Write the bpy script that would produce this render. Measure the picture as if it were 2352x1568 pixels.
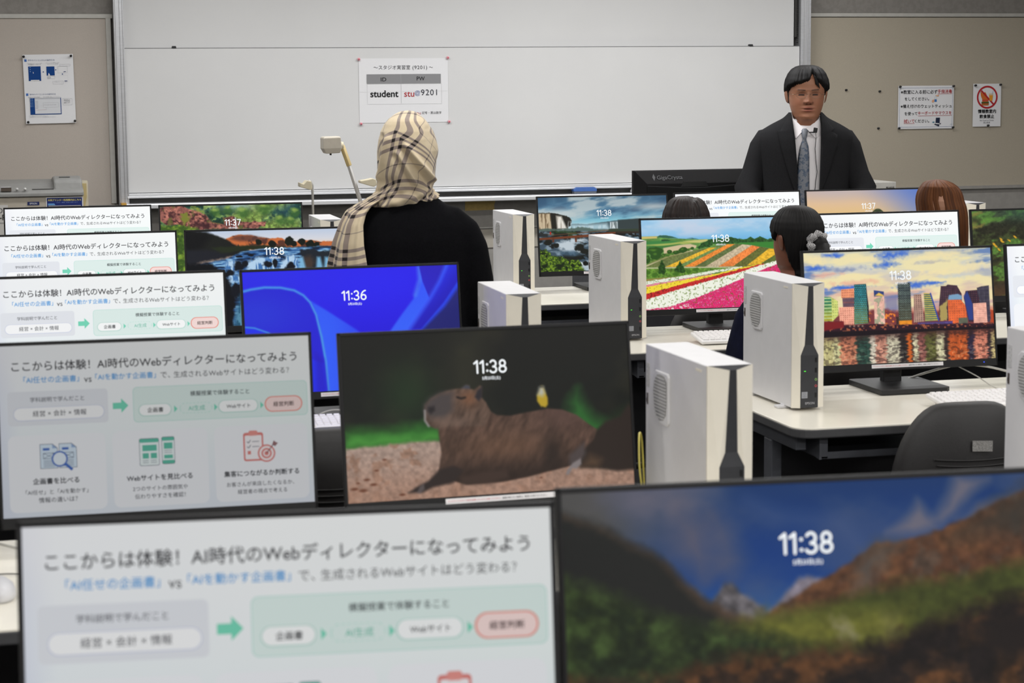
import bpy, bmesh, math, random
import numpy as np
from mathutils import Vector, Matrix
from math import sin, cos, pi, atan2, asin, sqrt, exp, radians

for o in list(bpy.data.objects): bpy.data.objects.remove(o)
SC = bpy.context.scene
COL = SC.collection
random.seed(7)

# ---------------------------------------------------------------- camera, world, exposure
YAW, PITCH, ROLL, CAM_Z = 0.2487, 0.1269, -0.0087, 1.575
F = Vector((sin(YAW)*cos(PITCH), cos(YAW)*cos(PITCH), -sin(PITCH)))
RT = Vector((cos(YAW), -sin(YAW), 0)); UP = RT.cross(F)
XC = cos(ROLL)*RT + sin(ROLL)*UP; YC = -sin(ROLL)*RT + cos(ROLL)*UP
cam_d = bpy.data.cameras.new('camera'); cam = bpy.data.objects.new('camera', cam_d); COL.objects.link(cam)
cam.matrix_world = Matrix(((XC.x, YC.x, -F.x, 0), (XC.y, YC.y, -F.y, 0), (XC.z, YC.z, -F.z, CAM_Z), (0, 0, 0, 1)))
cam_d.sensor_fit = 'HORIZONTAL'; cam_d.sensor_width = 36.0
cam_d.lens = 36.0*4544.2/2352; cam_d.clip_start = 0.05; cam_d.clip_end = 60
cam_d.dof.use_dof = True; cam_d.dof.focus_distance = 8.3; cam_d.dof.aperture_fstop = 9.0
SC.camera = cam
VS = SC.view_settings
VS.view_transform = 'Standard'; VS.look = 'None'; VS.gamma = 1.0; VS.use_curve_mapping = False; VS.exposure = 0.0
wd = bpy.data.worlds.new('world'); SC.world = wd; wd.use_nodes = True
wd.node_tree.nodes['Background'].inputs[0].default_value = (.5, .5, .5, 1)
wd.node_tree.nodes['Background'].inputs[1].default_value = 0.0
SC.cycles.max_bounces = 8; SC.cycles.diffuse_bounces = 4; SC.cycles.glossy_bounces = 4
SC.cycles.use_denoising = True
SC.cycles.sample_clamp_indirect = 4.0

# ceiling lamps: bare area lights in rows across the room, no fixtures modelled
CEIL = 2.62
def lamp(x, y, sx, sy, power, col=(1.0, .99, .975)):
    l = bpy.data.lights.new('ceiling_lamp_light', 'AREA'); l.shape = 'RECTANGLE'; l.size = sx; l.size_y = sy
    l.energy = power; l.color = col
    o = bpy.data.objects.new('ceiling_lamp_light', l); COL.objects.link(o); o.location = (x, y, CEIL-.03)
    return o
for y, p in ((-1.4, 60), (1.0, 38), (3.4, 17), (5.6, 17), (7.3, 17)):  # two rear rows boosted as added fill for camera-facing surfaces
    for x in (-1.2, 1.2, 3.6, 6.0): lamp(x, y, 1.25, .3, p*(.85 if x < 0 else 1))
for x, p in ((-.6, 10), (1.2, 22), (2.9, 29), (4.3, 16)): lamp(x, 9.12, 1.25 if x < 4 else .8, .2, p, (1, 1, 1))
# ---------------------------------------------------------------- helpers
def lin(c):
    c = c/255.
    return c/12.92 if c <= .04045 else ((c+.055)/1.055)**2.4
def rgb(c): return tuple(lin(v) for v in c)
def rgba(c): return rgb(c)+(1.,)
def np_lin(a): return np.where(a <= .04045, a/12.92, ((a+.055)/1.055)**2.4)

MATS = {}
def N(nt, t, **kw):
    n = nt.nodes.new(t)
    for k, v in kw.items(): setattr(n, k, v)
    return n
def mat(name, col, rough=.5, metal=0., var=.04, scale=30., bump=0., bscale=200., spec=.5, stretch=None, coord='Object', c2=None, sheen=0., lo=.4, hi=.6):
    """principled surface with a procedural colour variation and optional bump"""
    if name in MATS: return MATS[name]
    m = bpy.data.materials.new(name); m.use_nodes = True; nt = m.node_tree; b = nt.nodes['Principled BSDF']; L = nt.links.new
    tc = N(nt, 'ShaderNodeTexCoord'); src = tc.outputs[coord]
    if stretch:
        mp = N(nt, 'ShaderNodeMapping'); mp.inputs['Scale'].default_value = stretch; L(src, mp.inputs[0]); src = mp.outputs[0]
    no = N(nt, 'ShaderNodeTexNoise'); no.inputs['Scale'].default_value = scale; no.inputs['Detail'].default_value = 4; L(src, no.inputs['Vector'])
    cr = N(nt, 'ShaderNodeValToRGB'); e = cr.color_ramp.elements
    c = rgb(col); d = rgb(c2) if c2 else tuple(max(0, v*(1+var)) for v in c); a = c if c2 else tuple(v*(1-var) for v in c)
    e[0].position = lo; e[0].color = a+(1,); e[1].position = hi; e[1].color = d+(1,)
    L(no.outputs[0], cr.inputs[0]); L(cr.outputs[0], b.inputs['Base Color'])
    b.inputs['Roughness'].default_value = rough; b.inputs['Metallic'].default_value = metal; b.inputs['Specular IOR Level'].default_value = spec
    if sheen: b.inputs['Sheen Weight'].default_value = sheen
    if bump:
        n2 = N(nt, 'ShaderNodeTexNoise'); n2.inputs['Scale'].default_value = bscale; n2.inputs['Detail'].default_value = 3; L(src, n2.inputs['Vector'])
        bp = N(nt, 'ShaderNodeBump'); bp.inputs['Strength'].default_value = bump; bp.inputs['Distance'].default_value = .002; L(n2.outputs[0], bp.inputs['Height']); L(bp.outputs[0], b.inputs['Normal'])
    MATS[name] = m; return m
def mat_attr(name, rough=.6, spec=.3, bump=0., bscale=300):
    """surface coloured by the mesh's own colour attribute (printing, skin)"""
    if name in MATS: return MATS[name]
    m = bpy.data.materials.new(name); m.use_nodes = True; nt = m.node_tree; b = nt.nodes['Principled BSDF']
    a = N(nt, 'ShaderNodeAttribute', attribute_name='Col'); nt.links.new(a.outputs[0], b.inputs['Base Color'])
    b.inputs['Roughness'].default_value = rough; b.inputs['Specular IOR Level'].default_value = spec
    if bump:
        n2 = N(nt, 'ShaderNodeTexNoise'); n2.inputs['Scale'].default_value = bscale
        bp = N(nt, 'ShaderNodeBump'); bp.inputs['Strength'].default_value = bump; bp.inputs['Distance'].default_value = .001; nt.links.new(n2.outputs[0], bp.inputs['Height']); nt.links.new(bp.outputs[0], b.inputs['Normal'])
    MATS[name] = m; return m
def mat_screen(name, strength):
    """lit display: emission from the colour attribute under slightly glossy glass"""
    m = bpy.data.materials.new(name); m.use_nodes = True; nt = m.node_tree; b = nt.nodes['Principled BSDF']
    a = N(nt, 'ShaderNodeAttribute', attribute_name='Col')
    b.inputs['Base Color'].default_value = (.004, .004, .004, 1); b.inputs['Roughness'].default_value = .5; b.inputs['Specular IOR Level'].default_value = .12
    nt.links.new(a.outputs[0], b.inputs['Emission Color']); b.inputs['Emission Strength'].default_value = strength
    m.cycles.emission_sampling = 'NONE'
    return m
def mat_glow(name, col, strength):
    if name in MATS: return MATS[name]
    m = bpy.data.materials.new(name); m.use_nodes = True; b = m.node_tree.nodes['Principled BSDF']
    b.inputs['Base Color'].default_value = rgba(col); b.inputs['Emission Color'].default_value = rgba(col); b.inputs['Emission Strength'].default_value = strength
    m.cycles.emission_sampling = 'NONE'; MATS[name] = m; return m

class MB:
    """collects shapes, then becomes one mesh object"""
    def __init__(s): s.v = []; s.f = []; s.m = []; s.c = []; s.uv = []; s.T = None; s.smooth = []; s.hascol = False
    def add(s, vs, fs, mi=0, col=None, uv=None, sm=False):
        k = len(s.v)
        for p in vs:
            p = Vector(p) if len(p) == 3 else Vector((p[0], p[1], 0))
            s.v.append(s.T @ p if s.T else p)
        s.uv += (list(uv) if uv is not None else [(0, 0)]*len(vs))
        if col is None: s.c += [(1, 1, 1)]*len(vs)
        else:
            s.hascol = True
            s.c += ([rgb(col)]*len(vs) if not hasattr(col[0], '__len__') else list(col))
        for f in fs: s.f.append([i+k for i in f]); s.m.append(mi); s.smooth.append(sm)
    def box(s, c, d, mi=0, col=None, rot=None):
        x, y, z = d[0]/2, d[1]/2, d[2]/2; c = Vector(c)
        vs = [Vector((i*x, j*y, k*z)) for k in (-1, 1) for j in (-1, 1) for i in (-1, 1)]
        if rot is not None: vs = [rot @ v for v in vs]
        s.add([c+v for v in vs], [(0, 2, 3, 1), (4, 5, 7, 6), (0, 1, 5, 4), (2, 6, 7, 3), (0, 4, 6, 2), (1, 3, 7, 5)], mi, col)
    def prism(s, pts, y0, y1, mi=0, col=None, plane='xz'):
        n = len(pts)
        def P(a, b, t): return (a, t, b) if plane == 'xz' else ((t, a, b) if plane == 'yz' else (a, b, t))
        vs = [P(a, b, y0) for a, b in pts]+[P(a, b, y1) for a, b in pts]
        area = sum(pts[i][0]*pts[(i+1) % n][1]-pts[(i+1) % n][0]*pts[i][1] for i in range(n))
        fl = (area > 0) != (y1 < y0)
        if plane in ('yz', 'xy'): fl = not fl
        A = list(range(n)); B = list(range(n, 2*n)); S = [(i, (i+1) % n, n+(i+1) % n, n+i) for i in range(n)]
        fs = [A, B[::-1]]+[q[::-1] for q in S]
        if not fl: fs = [f[::-1] for f in fs]
        s.add(vs, fs, mi, col)
    def loft(s, rings, mi=0, col=None, cap=True, closed=True, sm=True, uv=None):
        n = len(rings[0]); vs = [p for r in rings for p in r]; fs = []
        for i in range(len(rings)-1):
            for j in range(n if closed else n-1):
                fs.append((i*n+j, i*n+(j+1) % n, (i+1)*n+(j+1) % n, (i+1)*n+j))
        if cap and closed: fs.append(list(range(n))[::-1]); fs.append([(len(rings)-1)*n+j for j in range(n)])
        s.add(vs, fs, mi, col, uv, sm)
    def tube(s, path, r, n=10, mi=0, col=None, cap=True, flat=1.0):
        path = [Vector(p) for p in path]; R = r if hasattr(r, '__len__') else [r]*len(path)
        t0 = (path[1]-path[0]).normalized(); u = t0.cross(Vector((0, 0, 1)))
        if u.length < .05: u = t0.cross(Vector((1, 0, 0)))
        u.normalize(); rings = []
        for i, p in enumerate(path):
            t = (path[min(i+1, len(path)-1)]-path[max(i-1, 0)]).normalized()
            u = (u-t*u.dot(t)).normalized(); w = t.cross(u)
            rings.append([p+(u*cos(2*pi*k/n)+w*sin(2*pi*k/n)*flat)*R[i] for k in range(n)])
        s.loft(rings, mi, col, cap)
    def cyl(s, a, b, r, n=16, mi=0, col=None, r2=None): s.tube([a, b], [r, r if r2 is None else r2], n, mi, col)
    def ball(s, c, r, mi=0, col=None, n=14, m=9):
        c = Vector(c); r = r if hasattr(r, '__len__') else (r, r, r); rings = []
        for i in range(m+1):
            a = -pi/2+pi*i/m*.999+.0005; rings.append([c+Vector((r[0]*cos(a)*cos(2*pi*k/n), r[1]*cos(a)*sin(2*pi*k/n), r[2]*sin(a))) for k in range(n)])
        s.loft(rings, mi, col)
    def build(s, name, mats, parent=None, loc=None, rotz=0, bevel=0, seg=2, subsurf=0, remesh=0, solid=0, smoothall=False):
        me = bpy.data.meshes.new(name); me.from_pydata([tuple(v) for v in s.v], [], s.f)
        mats = mats if isinstance(mats, (list, tuple)) else [mats]
        for m in mats: me.materials.append(m)
        me.polygons.foreach_set('material_index', s.m)
        me.polygons.foreach_set('use_smooth', [True]*len(s.f) if smoothall else s.smooth)
        if s.hascol:
            a = me.color_attributes.new('Col', 'FLOAT_COLOR', 'POINT')
            a.data.foreach_set('color', np.array([tuple(c)+(1.,) for c in s.c], dtype=np.float32).ravel())
        if any(u != (0, 0) for u in s.uv):
            ul = me.uv_layers.new(name='UVMap'); li = np.empty(len(me.loops), dtype=np.int32); me.loops.foreach_get('vertex_index', li)
            ul.data.foreach_set('uv', np.array(s.uv, dtype=np.float32)[li].ravel())
        me.update()
        o = bpy.data.objects.new(name, me); COL.objects.link(o)
        if parent: o.parent = parent
        if loc is not None: o.location = loc
        o.rotation_euler[2] = rotz
        if remesh:
            r = o.modifiers.new('remesh', 'REMESH'); r.mode = 'VOXEL'; r.voxel_size = remesh; r.use_smooth_shade = True
            q = o.modifiers.new('smooth', 'SMOOTH'); q.factor = .5; q.iterations = 4
        if solid:
            q = o.modifiers.new('solid', 'SOLIDIFY'); q.thickness = solid; q.offset = -1
        if bevel:
            q = o.modifiers.new('bevel', 'BEVEL'); q.width = bevel; q.segments = seg; q.limit_method = 'ANGLE'; q.angle_limit = .6
        if subsurf:
            q = o.modifiers.new('sub', 'SUBSURF'); q.levels = subsurf; q.render_levels = subsurf
        return o
def tag(o, label, cat, group=None):
    o['label'] = label; o['category'] = cat
    if group: o['group'] = group
    return o
def thing(name, loc, rotz=0, label=None, cat=None, group=None):
    o = bpy.data.objects.new(name, None); COL.objects.link(o); o.location = loc; o.rotation_euler[2] = rotz
    o.empty_display_size = .05
    return tag(o, label, cat, group) if label else o
def struct(o): o['kind'] = 'structure'; return o
def copy_tree(o, parent=None):
    c = o.copy(); COL.objects.link(c); c.parent = parent
    for ch in list(o.children): copy_tree(ch, c)
    return c
def place(o, loc, rotz, label): o.location = loc; o.rotation_euler[2] = rotz; o['label'] = label; return o

_TXT = {}
def text2d(body, bold=0., res=3, sp=1.0):
    """outline of a line of lettering as a flat mesh: vertices, faces, (x0, x1)"""
    k = (body, bold, res, sp)
    if k not in _TXT:
        c = bpy.data.curves.new('lettering', 'FONT'); c.body = body; c.resolution_u = res; c.space_character = sp
        o = bpy.data.objects.new('lettering', c); COL.objects.link(o); bpy.context.view_layer.update()
        dg = bpy.context.evaluated_depsgraph_get(); e = o.evaluated_get(dg); me = e.to_mesh()
        vs = [(v.co.x, v.co.y) for v in me.vertices]; fs = [list(p.vertices) for p in me.polygons]
        e.to_mesh_clear(); bpy.data.objects.remove(o); bpy.data.curves.remove(c)
        xs = [v[0] for v in vs] or [0]; x0, x1 = min(xs), max(xs)
        if bold:
            n = len(vs); sh = ((bold, 0), (-bold, 0), (0, bold), (0, -bold))
            fs = [[i+n*k2 for i in f] for k2 in range(4) for f in fs]; vs = [(x+dx, y+dy) for dx, dy in sh for x, y in vs]
        _TXT[k] = (vs, fs, x0, x1)
    return _TXT[k]
class Flat(MB):
    """flat artwork in a unit rectangle (u right, v down) mapped on to w x h metres; layers stack by `lift` towards -y"""
    def __init__(s, w, h, lift=.00012): super().__init__(); s.w, s.h, s.lift, s.n, s.step = w, h, lift, 0, 1
    def P(s, u, v, d): return ((u-.5)*s.w, -d, -v*s.h)
    def poly(s, pts, col, layer=None):
        s.n += s.step; d = s.lift*(layer if layer is not None else s.n)
        p = [s.P(u, v, d) for u, v in pts]; n = len(p)
        ar = sum(pts[i][0]*pts[(i+1) % n][1]-pts[(i+1) % n][0]*pts[i][1] for i in range(n))
        f = list(range(n)) if ar < 0 else list(range(n))[::-1]
        s.add(p, [f], 0, col)
    def rect(s, u0, v0, u1, v1, col, layer=None): s.poly([(u0, v0), (u1, v0), (u1, v1), (u0, v1)], col, layer)
    def rr(s, u0, v0, u1, v1, r, col, layer=None, n=6):
        rv = r*s.w/s.h; pts = []
        for cx, cy, a0 in ((u1-r, v0+rv, -90), (u1-r, v1-rv, 0), (u0+r, v1-rv, 90), (u0+r, v0+rv, 180)):
            for k in range(n+1):
                a = radians(a0+90*k/n); pts.append((cx+r*cos(a), cy+rv*sin(a)))
        s.poly(pts, col, layer)
    def disc(s, u, v, r, col, n=28): 
        k = s.w/s.h; s.poly([(u+r*cos(2*pi*i/n), v+r*k*sin(2*pi*i/n)) for i in range(n)], col)
    def ring(s, u, v, r0, r1, col, n=32):
        k = s.w/s.h; s.n += s.step; d = s.lift*s.n
        vs = [s.P(u+r*cos(2*pi*i/n), v+r*k*sin(2*pi*i/n), d) for r in (r0, r1) for i in range(n)]
        s.add(vs, [(i, (i+1) % n, n+(i+1) % n, n+i)[::-1] for i in range(n)], 0, col)
    def line(s, u0, v0, u1, v1, wd, col):
        k = s.w/s.h; dx, dy = u1-u0, (v1-v0)/k; L = sqrt(dx*dx+dy*dy) or 1; nx, ny = -dy/L*wd/2, dx/L*wd/2*k
        s.poly([(u0+nx, v0+ny), (u1+nx, v1+ny), (u1-nx, v1-ny), (u0-nx, v0-ny)], col)
    def frame(s, u0, v0, u1, v1, wd, col):
        s.line(u0, v0, u1, v0, wd, col); s.line(u1, v0, u1, v1, wd, col); s.line(u1, v1, u0, v1, wd, col); s.line(u0, v1, u0, v0, wd, col)
    def text(s, body, u0, u1, v, col, bold=0., res=2, height=None, sp=1.0):
        """fit the line between u0 and u1, centred on v"""
        vs, fs, x0, x1 = text2d(body, bold, res, sp); k = (u1-u0)*s.w/(x1-x0); kv = height*s.h if height else k
        s.n += s.step; d = s.lift*s.n; cu = (u0-.5)*s.w
        q = len(vs)//4 if bold else len(vs)+1                           # overlaid copies sit a hair apart
        s.add([(cu+(x-x0)*k, -d-.00003*(i//q), -v*s.h+(y-.36)*kv) for i, (x, y) in enumerate(vs)], fs, 0, col)
    def stroke(s, pts, wd, col):
        d = s.lift*s.n
        for (x0, y0), (x1, y1) in zip(pts[:-1], pts[1:]):
            L = sqrt((x1-x0)**2+(y1-y0)**2) or 1; nx, ny = -(y1-y0)/L*wd/2, (x1-x0)/L*wd/2
            s.add([(x0+nx, -d, y0+ny), (x1+nx, -d, y1+ny), (x1-nx, -d, y1-ny), (x0-nx, -d, y0-ny)], [(3, 2, 1, 0)], 0, col)
        for x, y in pts: s.add([(x+wd/2*cos(2*pi*i/10), -d, y+wd/2*sin(2*pi*i/10)) for i in range(10)], [list(range(10))], 0, col)
    def clock(s, body, u, v, h, col, wd=.13):
        """heavy sans digits drawn as strokes, centred on (u, v), h metres tall"""
        arc = lambda cx, cy, rx, ry, a0, a1, n=14: [(cx+rx*cos(radians(a0+(a1-a0)*i/n)), cy+ry*sin(radians(a0+(a1-a0)*i/n))) for i in range(n+1)]
        G = {'1': ([[(.02, .76), (.24, .93), (.24, .07)]], .44), '3': ([arc(.24, .70, .21, .225, 150, -90)+arc(.24, .275, .24, .215, 90, -155)], .68), '8': ([arc(.27, .70, .20, .215, 0, 360), arc(.27, .285, .245, .22, 0, 360)], .72),
             '6': ([arc(.28, .30, .235, .235, 0, 360), arc(.50, .33, .455, .60, 180, 92)], .72), '7': ([[(.03, .93), (.52, .93), (.2, .07)]], .66), ':': ([[(.10, .20), (.10, .205)], [(.10, .66), (.10, .665)]], .30)}
        W = sum(G[c][1] for c in body)-.14; x = (u-.5)*s.w-W*h/2; y0 = -v*s.h-h/2
        for c in body:
            st, adv = G[c]
            for p in st: s.stroke([(x+a*h, y0+b*h) for a, b in p], wd*h*(1.25 if c == ':' else 1), col)
            x += adv*h
    def image(s, arr):
        h, w, _ = arr.shape; L = np_lin(arr).reshape(-1, 3)
        U, V = np.meshgrid(np.linspace(0, 1, w), np.linspace(0, 1, h))
        k = len(s.v); 
        s.add([s.P(u, v, 0) for u, v in zip(U.ravel(), V.ravel())], [(j*w+i, (j+1)*w+i, (j+1)*w+i+1, j*w+i+1) for j in range(h-1) for i in range(w-1)], 0, [tuple(c) for c in L])
# ---------------------------------------------------------------- the room
YW = 10.55            # front wall
wall_paint = mat('wall_paint_grey', (150, 146, 140), .85, var=.05, scale=60, bump=.5, bscale=160)
m_wall = mat('textured_wall', (138, 134, 129), .9, var=.06, scale=40, bump=.6, bscale=120)
m_low = mat('lower_wall', (150, 147, 142), .85, var=.04, scale=30)
m_pale = mat('lower_wall_panel', (176, 170, 158), .8, var=.03, scale=20)
m_tack = mat('tack_board_beige', (172, 163, 147), .95, var=.05, scale=700, bump=.2, bscale=900)
m_tackl = mat('tack_board_greige', (182, 173, 164), .95, var=.05, scale=700, bump=.2, bscale=900)
m_alu = mat('brushed_aluminium', (196, 197, 200), .38, metal=.75, var=.06, scale=20, stretch=(1, 1, 30))
m_alub = mat('rail_aluminium', (226, 227, 230), .34, metal=.55, var=.05, scale=10, stretch=(.3, 30, 30))
m_trim = mat('painted_trim', (186, 184, 178), .6, var=.03)
m_dark = mat('dark_recess', (58, 57, 55), .7, var=.1)
m_floor = mat('carpet_dark_grey', (62, 62, 64), .95, var=.25, scale=300, bump=.5, bscale=500)
m_ceil = mat('ceiling_board', (205, 203, 198), .9, var=.04, scale=15)
X0, X1, Y0 = -3.2, 7.6, -3.2
def slab(name, c, d, m): b = MB(); b.box(c, d); return struct(b.build(name, m))
slab('floor', ((X0+X1)/2, (Y0+YW)/2, -.05), (X1-X0+.4, YW-Y0+.4, .1), m_floor)
slab('ceiling', ((X0+X1)/2, (Y0+YW)/2, CEIL+.05), (X1-X0+.4, YW-Y0+.4, .1), m_ceil)
slab('wall_left', (X0-.05, (Y0+YW)/2, CEIL/2), (.1, YW-Y0, CEIL), wall_paint)
slab('wall_right', (X1+.05, (Y0+YW)/2, CEIL/2), (.1, YW-Y0, CEIL), wall_paint)
slab('wall_back', ((X0+X1)/2, Y0-.05, CEIL/2), (X1-X0+.2, .1, CEIL), wall_paint)
slab('wall_front', ((X0+X1)/2, YW+.06, CEIL/2), (X1-X0+.2, .1, CEIL), m_wall)
slab('trim_1', ((.56+4.4)/2, YW+.002, .50), (3.84, .012, .98), m_low)                 # painted wall under the board
slab('trim_2', (2.9, YW-.006, .762), (2.0, .01, .10), m_pale)
slab('trim_3', (2.9, YW-.008, .822), (2.4, .012, .006), m_trim)
slab('trim_4', (6.0, YW+.002, .50), (3.2, .012, .968), m_low)
slab('trim_5', (-1.32, YW+.002, .50), (3.76, .012, .968), m_low)
slab('baseboard_front', (2.2, YW-.004, .05), (10.8, .012, .1), m_dark)

# pin boards either side of the whiteboard
t = thing('pin_board', (-1.3, YW, .99), 0, 'beige pin board on the wall left of the whiteboard', 'pin board')
b = MB(); b.box((0, -.008, .484), (3.68, .02, .968)); b.build('board', m_tackl, t)
b = MB(); b.box((0, -.012, .975), (3.72, .03, .022)); b.box((1.838, -.012, .4875), (.026, .03, .955)); b.build('frame', m_trim, t, bevel=.002)
b = MB(); b.box((0, -.012, -.004), (3.72, .03, .016)); b.build('bottom_edge', m_low, t)
t = thing('pin_board', (6.0, YW, .99), 0, 'beige pin board on the wall right of the whiteboard behind the teacher', 'pin board')
b = MB(); b.box((0, -.008, .484), (3.18, .02, .972)); b.build('board', m_tack, t)
b = MB(); b.box((0, -.012, .984), (3.18, .03, .02)); b.build('frame', m_trim, t, bevel=.002)
b = MB(); b.box((0, -.012, -.006), (3.18, .03, .018)); b.build('bottom_edge', m_low, t)

# whiteboard with a fixed upper panel and a sliding lower one
m_wb = mat('whiteboard_enamel', (212, 212, 212), .32, var=.012, scale=2.5, spec=.35)
WB = thing('whiteboard', (2.47, YW, 1.0), 0, 'wide two-panel white writing board filling the front wall behind the teacher', 'whiteboard')
b = MB(); b.box((-.008, -.035, 1.12), (3.708, .02, .72)); b.build('upper_panel', m_wb, WB)
b = MB(); b.box((.0, -.075, .4265), (3.735, .018, .743)); b.build('lower_panel', m_wb, WB, bevel=.003)
b = MB(); b.box((0, -.075, .7995), (3.735, .019, .003)); b.build('panel_shadow_line', mat('panel_shadow_grey', (120, 120, 122), .5), WB)  # shadow line along the lower panel's top edge, built as a grey strip
for sx, w in ((-1.883, .05), (1.898, .058)):
    b = MB()
    b.box((sx, -.05, .8), (w, .10, 1.64))
    for k in (-.3, .12, .42): b.box((sx+k*w, -.102, .8), (w*.12, .006, 1.64))
    b.build('side_rail', m_alu, WB, bevel=.002)
b = MB(); b.box((1.858, -.045, 1.3), (.016, .02, .9)); b.build('chain_slot', m_dark, WB)
b = MB()
for i in range(60): b.box((1.862, -.058, .82+i*.011), (.006, .006, .006))
b.build('chain', mat('chain_steel', (40, 40, 40), .5, metal=.6), WB)
b = MB(); b.box((0, -.086, .046), (3.735, .03, .013)); b.box((0, -.09, .034), (3.735, .04, .010)); b.build('panel_rail', m_alub, WB, bevel=.002)
b = MB(); b.box((0, -.055, .018), (3.735, .03, .03)); b.build('rail_recess', m_dark, WB)
b = MB(); b.box((0, -.105, -.004), (3.77, .13, .012)); b.box((0, -.168, -.012), (3.77, .012, .022)); b.build('marker_tray', m_alub, WB, bevel=.003)
b = MB(); b.box((-1.89, -.115, -.006), (.026, .115, .028)); b.build('tray_end_cap', mat('amber_plastic', (196, 150, 62), .5), WB)
for x, lab in ((-1.604, 'small black clip on the top edge of the lower whiteboard panel, left end'), (1.577, 'small black clip on the top edge of the lower whiteboard panel, right end')):
    b = MB(); b.prism([(-.012, 0), (.012, 0), (.009, .012), (-.009, .012)], -.012, .012); o = b.build('panel_clip', mat('black_rubber', (30, 30, 32), .6), None, (2.47+x, YW-.075, 1.7985)); tag(o, lab, 'clip', 'clips on the whiteboard panel')

m_paper = mat_attr('printed_paper', .8, .15)
def sheet(name, w, h, loc, label, cat, draw, curl=.0012, rot=0.):
    """a printed sheet held at its corners: slightly bowed paper with its printing and pins as parts"""
    t = thing(name, loc, 0, label, cat); t.rotation_euler[1] = rot
    f = Flat(w, h, .00025); n = 16
    bow = lambda u, v: curl*(sin(pi*v)*.5+.35*sin(pi*u)+.25*(v > .85)*sin(pi*u)*(v-.85)/.15)
    vs = [((u/n-.5)*w, -bow(u/n, v/n), -v/n*h) for v in range(n+1) for u in range(n+1)]
    fs = [(j*(n+1)+i, (j+1)*(n+1)+i, (j+1)*(n+1)+i+1, j*(n+1)+i+1) for j in range(n) for i in range(n)]
    f.add(vs, fs, 0, (226, 226, 228), None, True); f.build('paper', m_paper, t)
    g = Flat(w, h, .0001); g.n, g.step = 16, .2; draw(g)
    g.v = [Vector((p.x, p.y-bow(p.x/w+.5, -p.z/h), p.z)) for p in g.v]
    g.build('printing', m_paper, t)
    return t
def pin(loc, label, group, col=(28, 28, 30), r=.0055, name='push_pin'):
    b = MB(); b.cyl((0, -.001, 0), (0, -.005, 0), r*1.15, 14); b.cyl((0, -.005, 0), (.001, -.013, .001), r*.75, 12, r2=r*.95)
    o = b.build(name, mat('pin_%d_%d' % (col[0], col[1]), col, .4), None, loc); tag(o, label, 'pin' if name == 'push_pin' else 'magnet', group); return o

INK = (44, 44, 48); RED = (176, 50, 56)
def draw_login(g):
    g.text('〜スタジオ実習室', .165, .575, .142, (84, 84, 88), res=3); g.text('(9201)', .60, .765, .14, (84, 84, 88), res=3, sp=1.1, height=.078); g.text('〜', .785, .83, .142, (84, 84, 88))
    g.rect(.085, .245, .918, .395, (138, 138, 140))
    g.line(.468, .245, .468, .70, .0025, (170, 170, 172)); g.frame(.09, .395, .925, .71, .002, (196, 196, 198))
    g.text('ID', .243, .303, .325, (30, 30, 32), bold=.014, res=3, height=.085); g.text('PW', .645, .735, .315, (30, 30, 32), bold=.012, res=3)
    g.text('student', .125, .435, .545, (28, 28, 30), bold=.02, res=4); g.text('stu', .503, .615, .545, RED, bold=.004, res=4)
    g.text('@', .622, .68, .535, (92, 110, 160), res=4); g.text('9201', .692, .872, .53, (56, 58, 66), res=4, sp=1.15)
    g.text('※', .44, .463, .862, INK); g.text('赤は小文字・青は', .475, .69, .86, RED); g.text('記号・黒は数字', .70, .92, .852, (84, 84, 88))
    g.line(0, .52, 1, .51, .0016, (210, 210, 212))
SIGN = sheet('login_sign', .484, .340, (2.0735, YW-.0865, 1.742), 'white paper sign with ID and PW login table on the whiteboard', 'sign', draw_login)
for i, (x, z, w) in enumerate(((1.832, 1.738, 'top left'), (2.315, 1.744, 'top right'), (1.838, 1.398, 'bottom left'), (2.318, 1.404, 'bottom right'))):
    b = MB(); b.cyl((0, 0, 0), (0, -.006, 0), .0085, 18, 0, r2=.0075); b.cyl((0, -.006, 0), (0, -.008, 0), .004, 14, 1)
    o = b.build('round_magnet', [mat('pink_magnet', (232, 176, 184), .4), mat('pink_magnet_core', (206, 96, 112), .4)], None, (x, YW-.0905, z)); tag(o, 'small pink round magnet at the %s corner of the login sign' % w, 'magnet', 'pink magnets holding the login sign')

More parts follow.
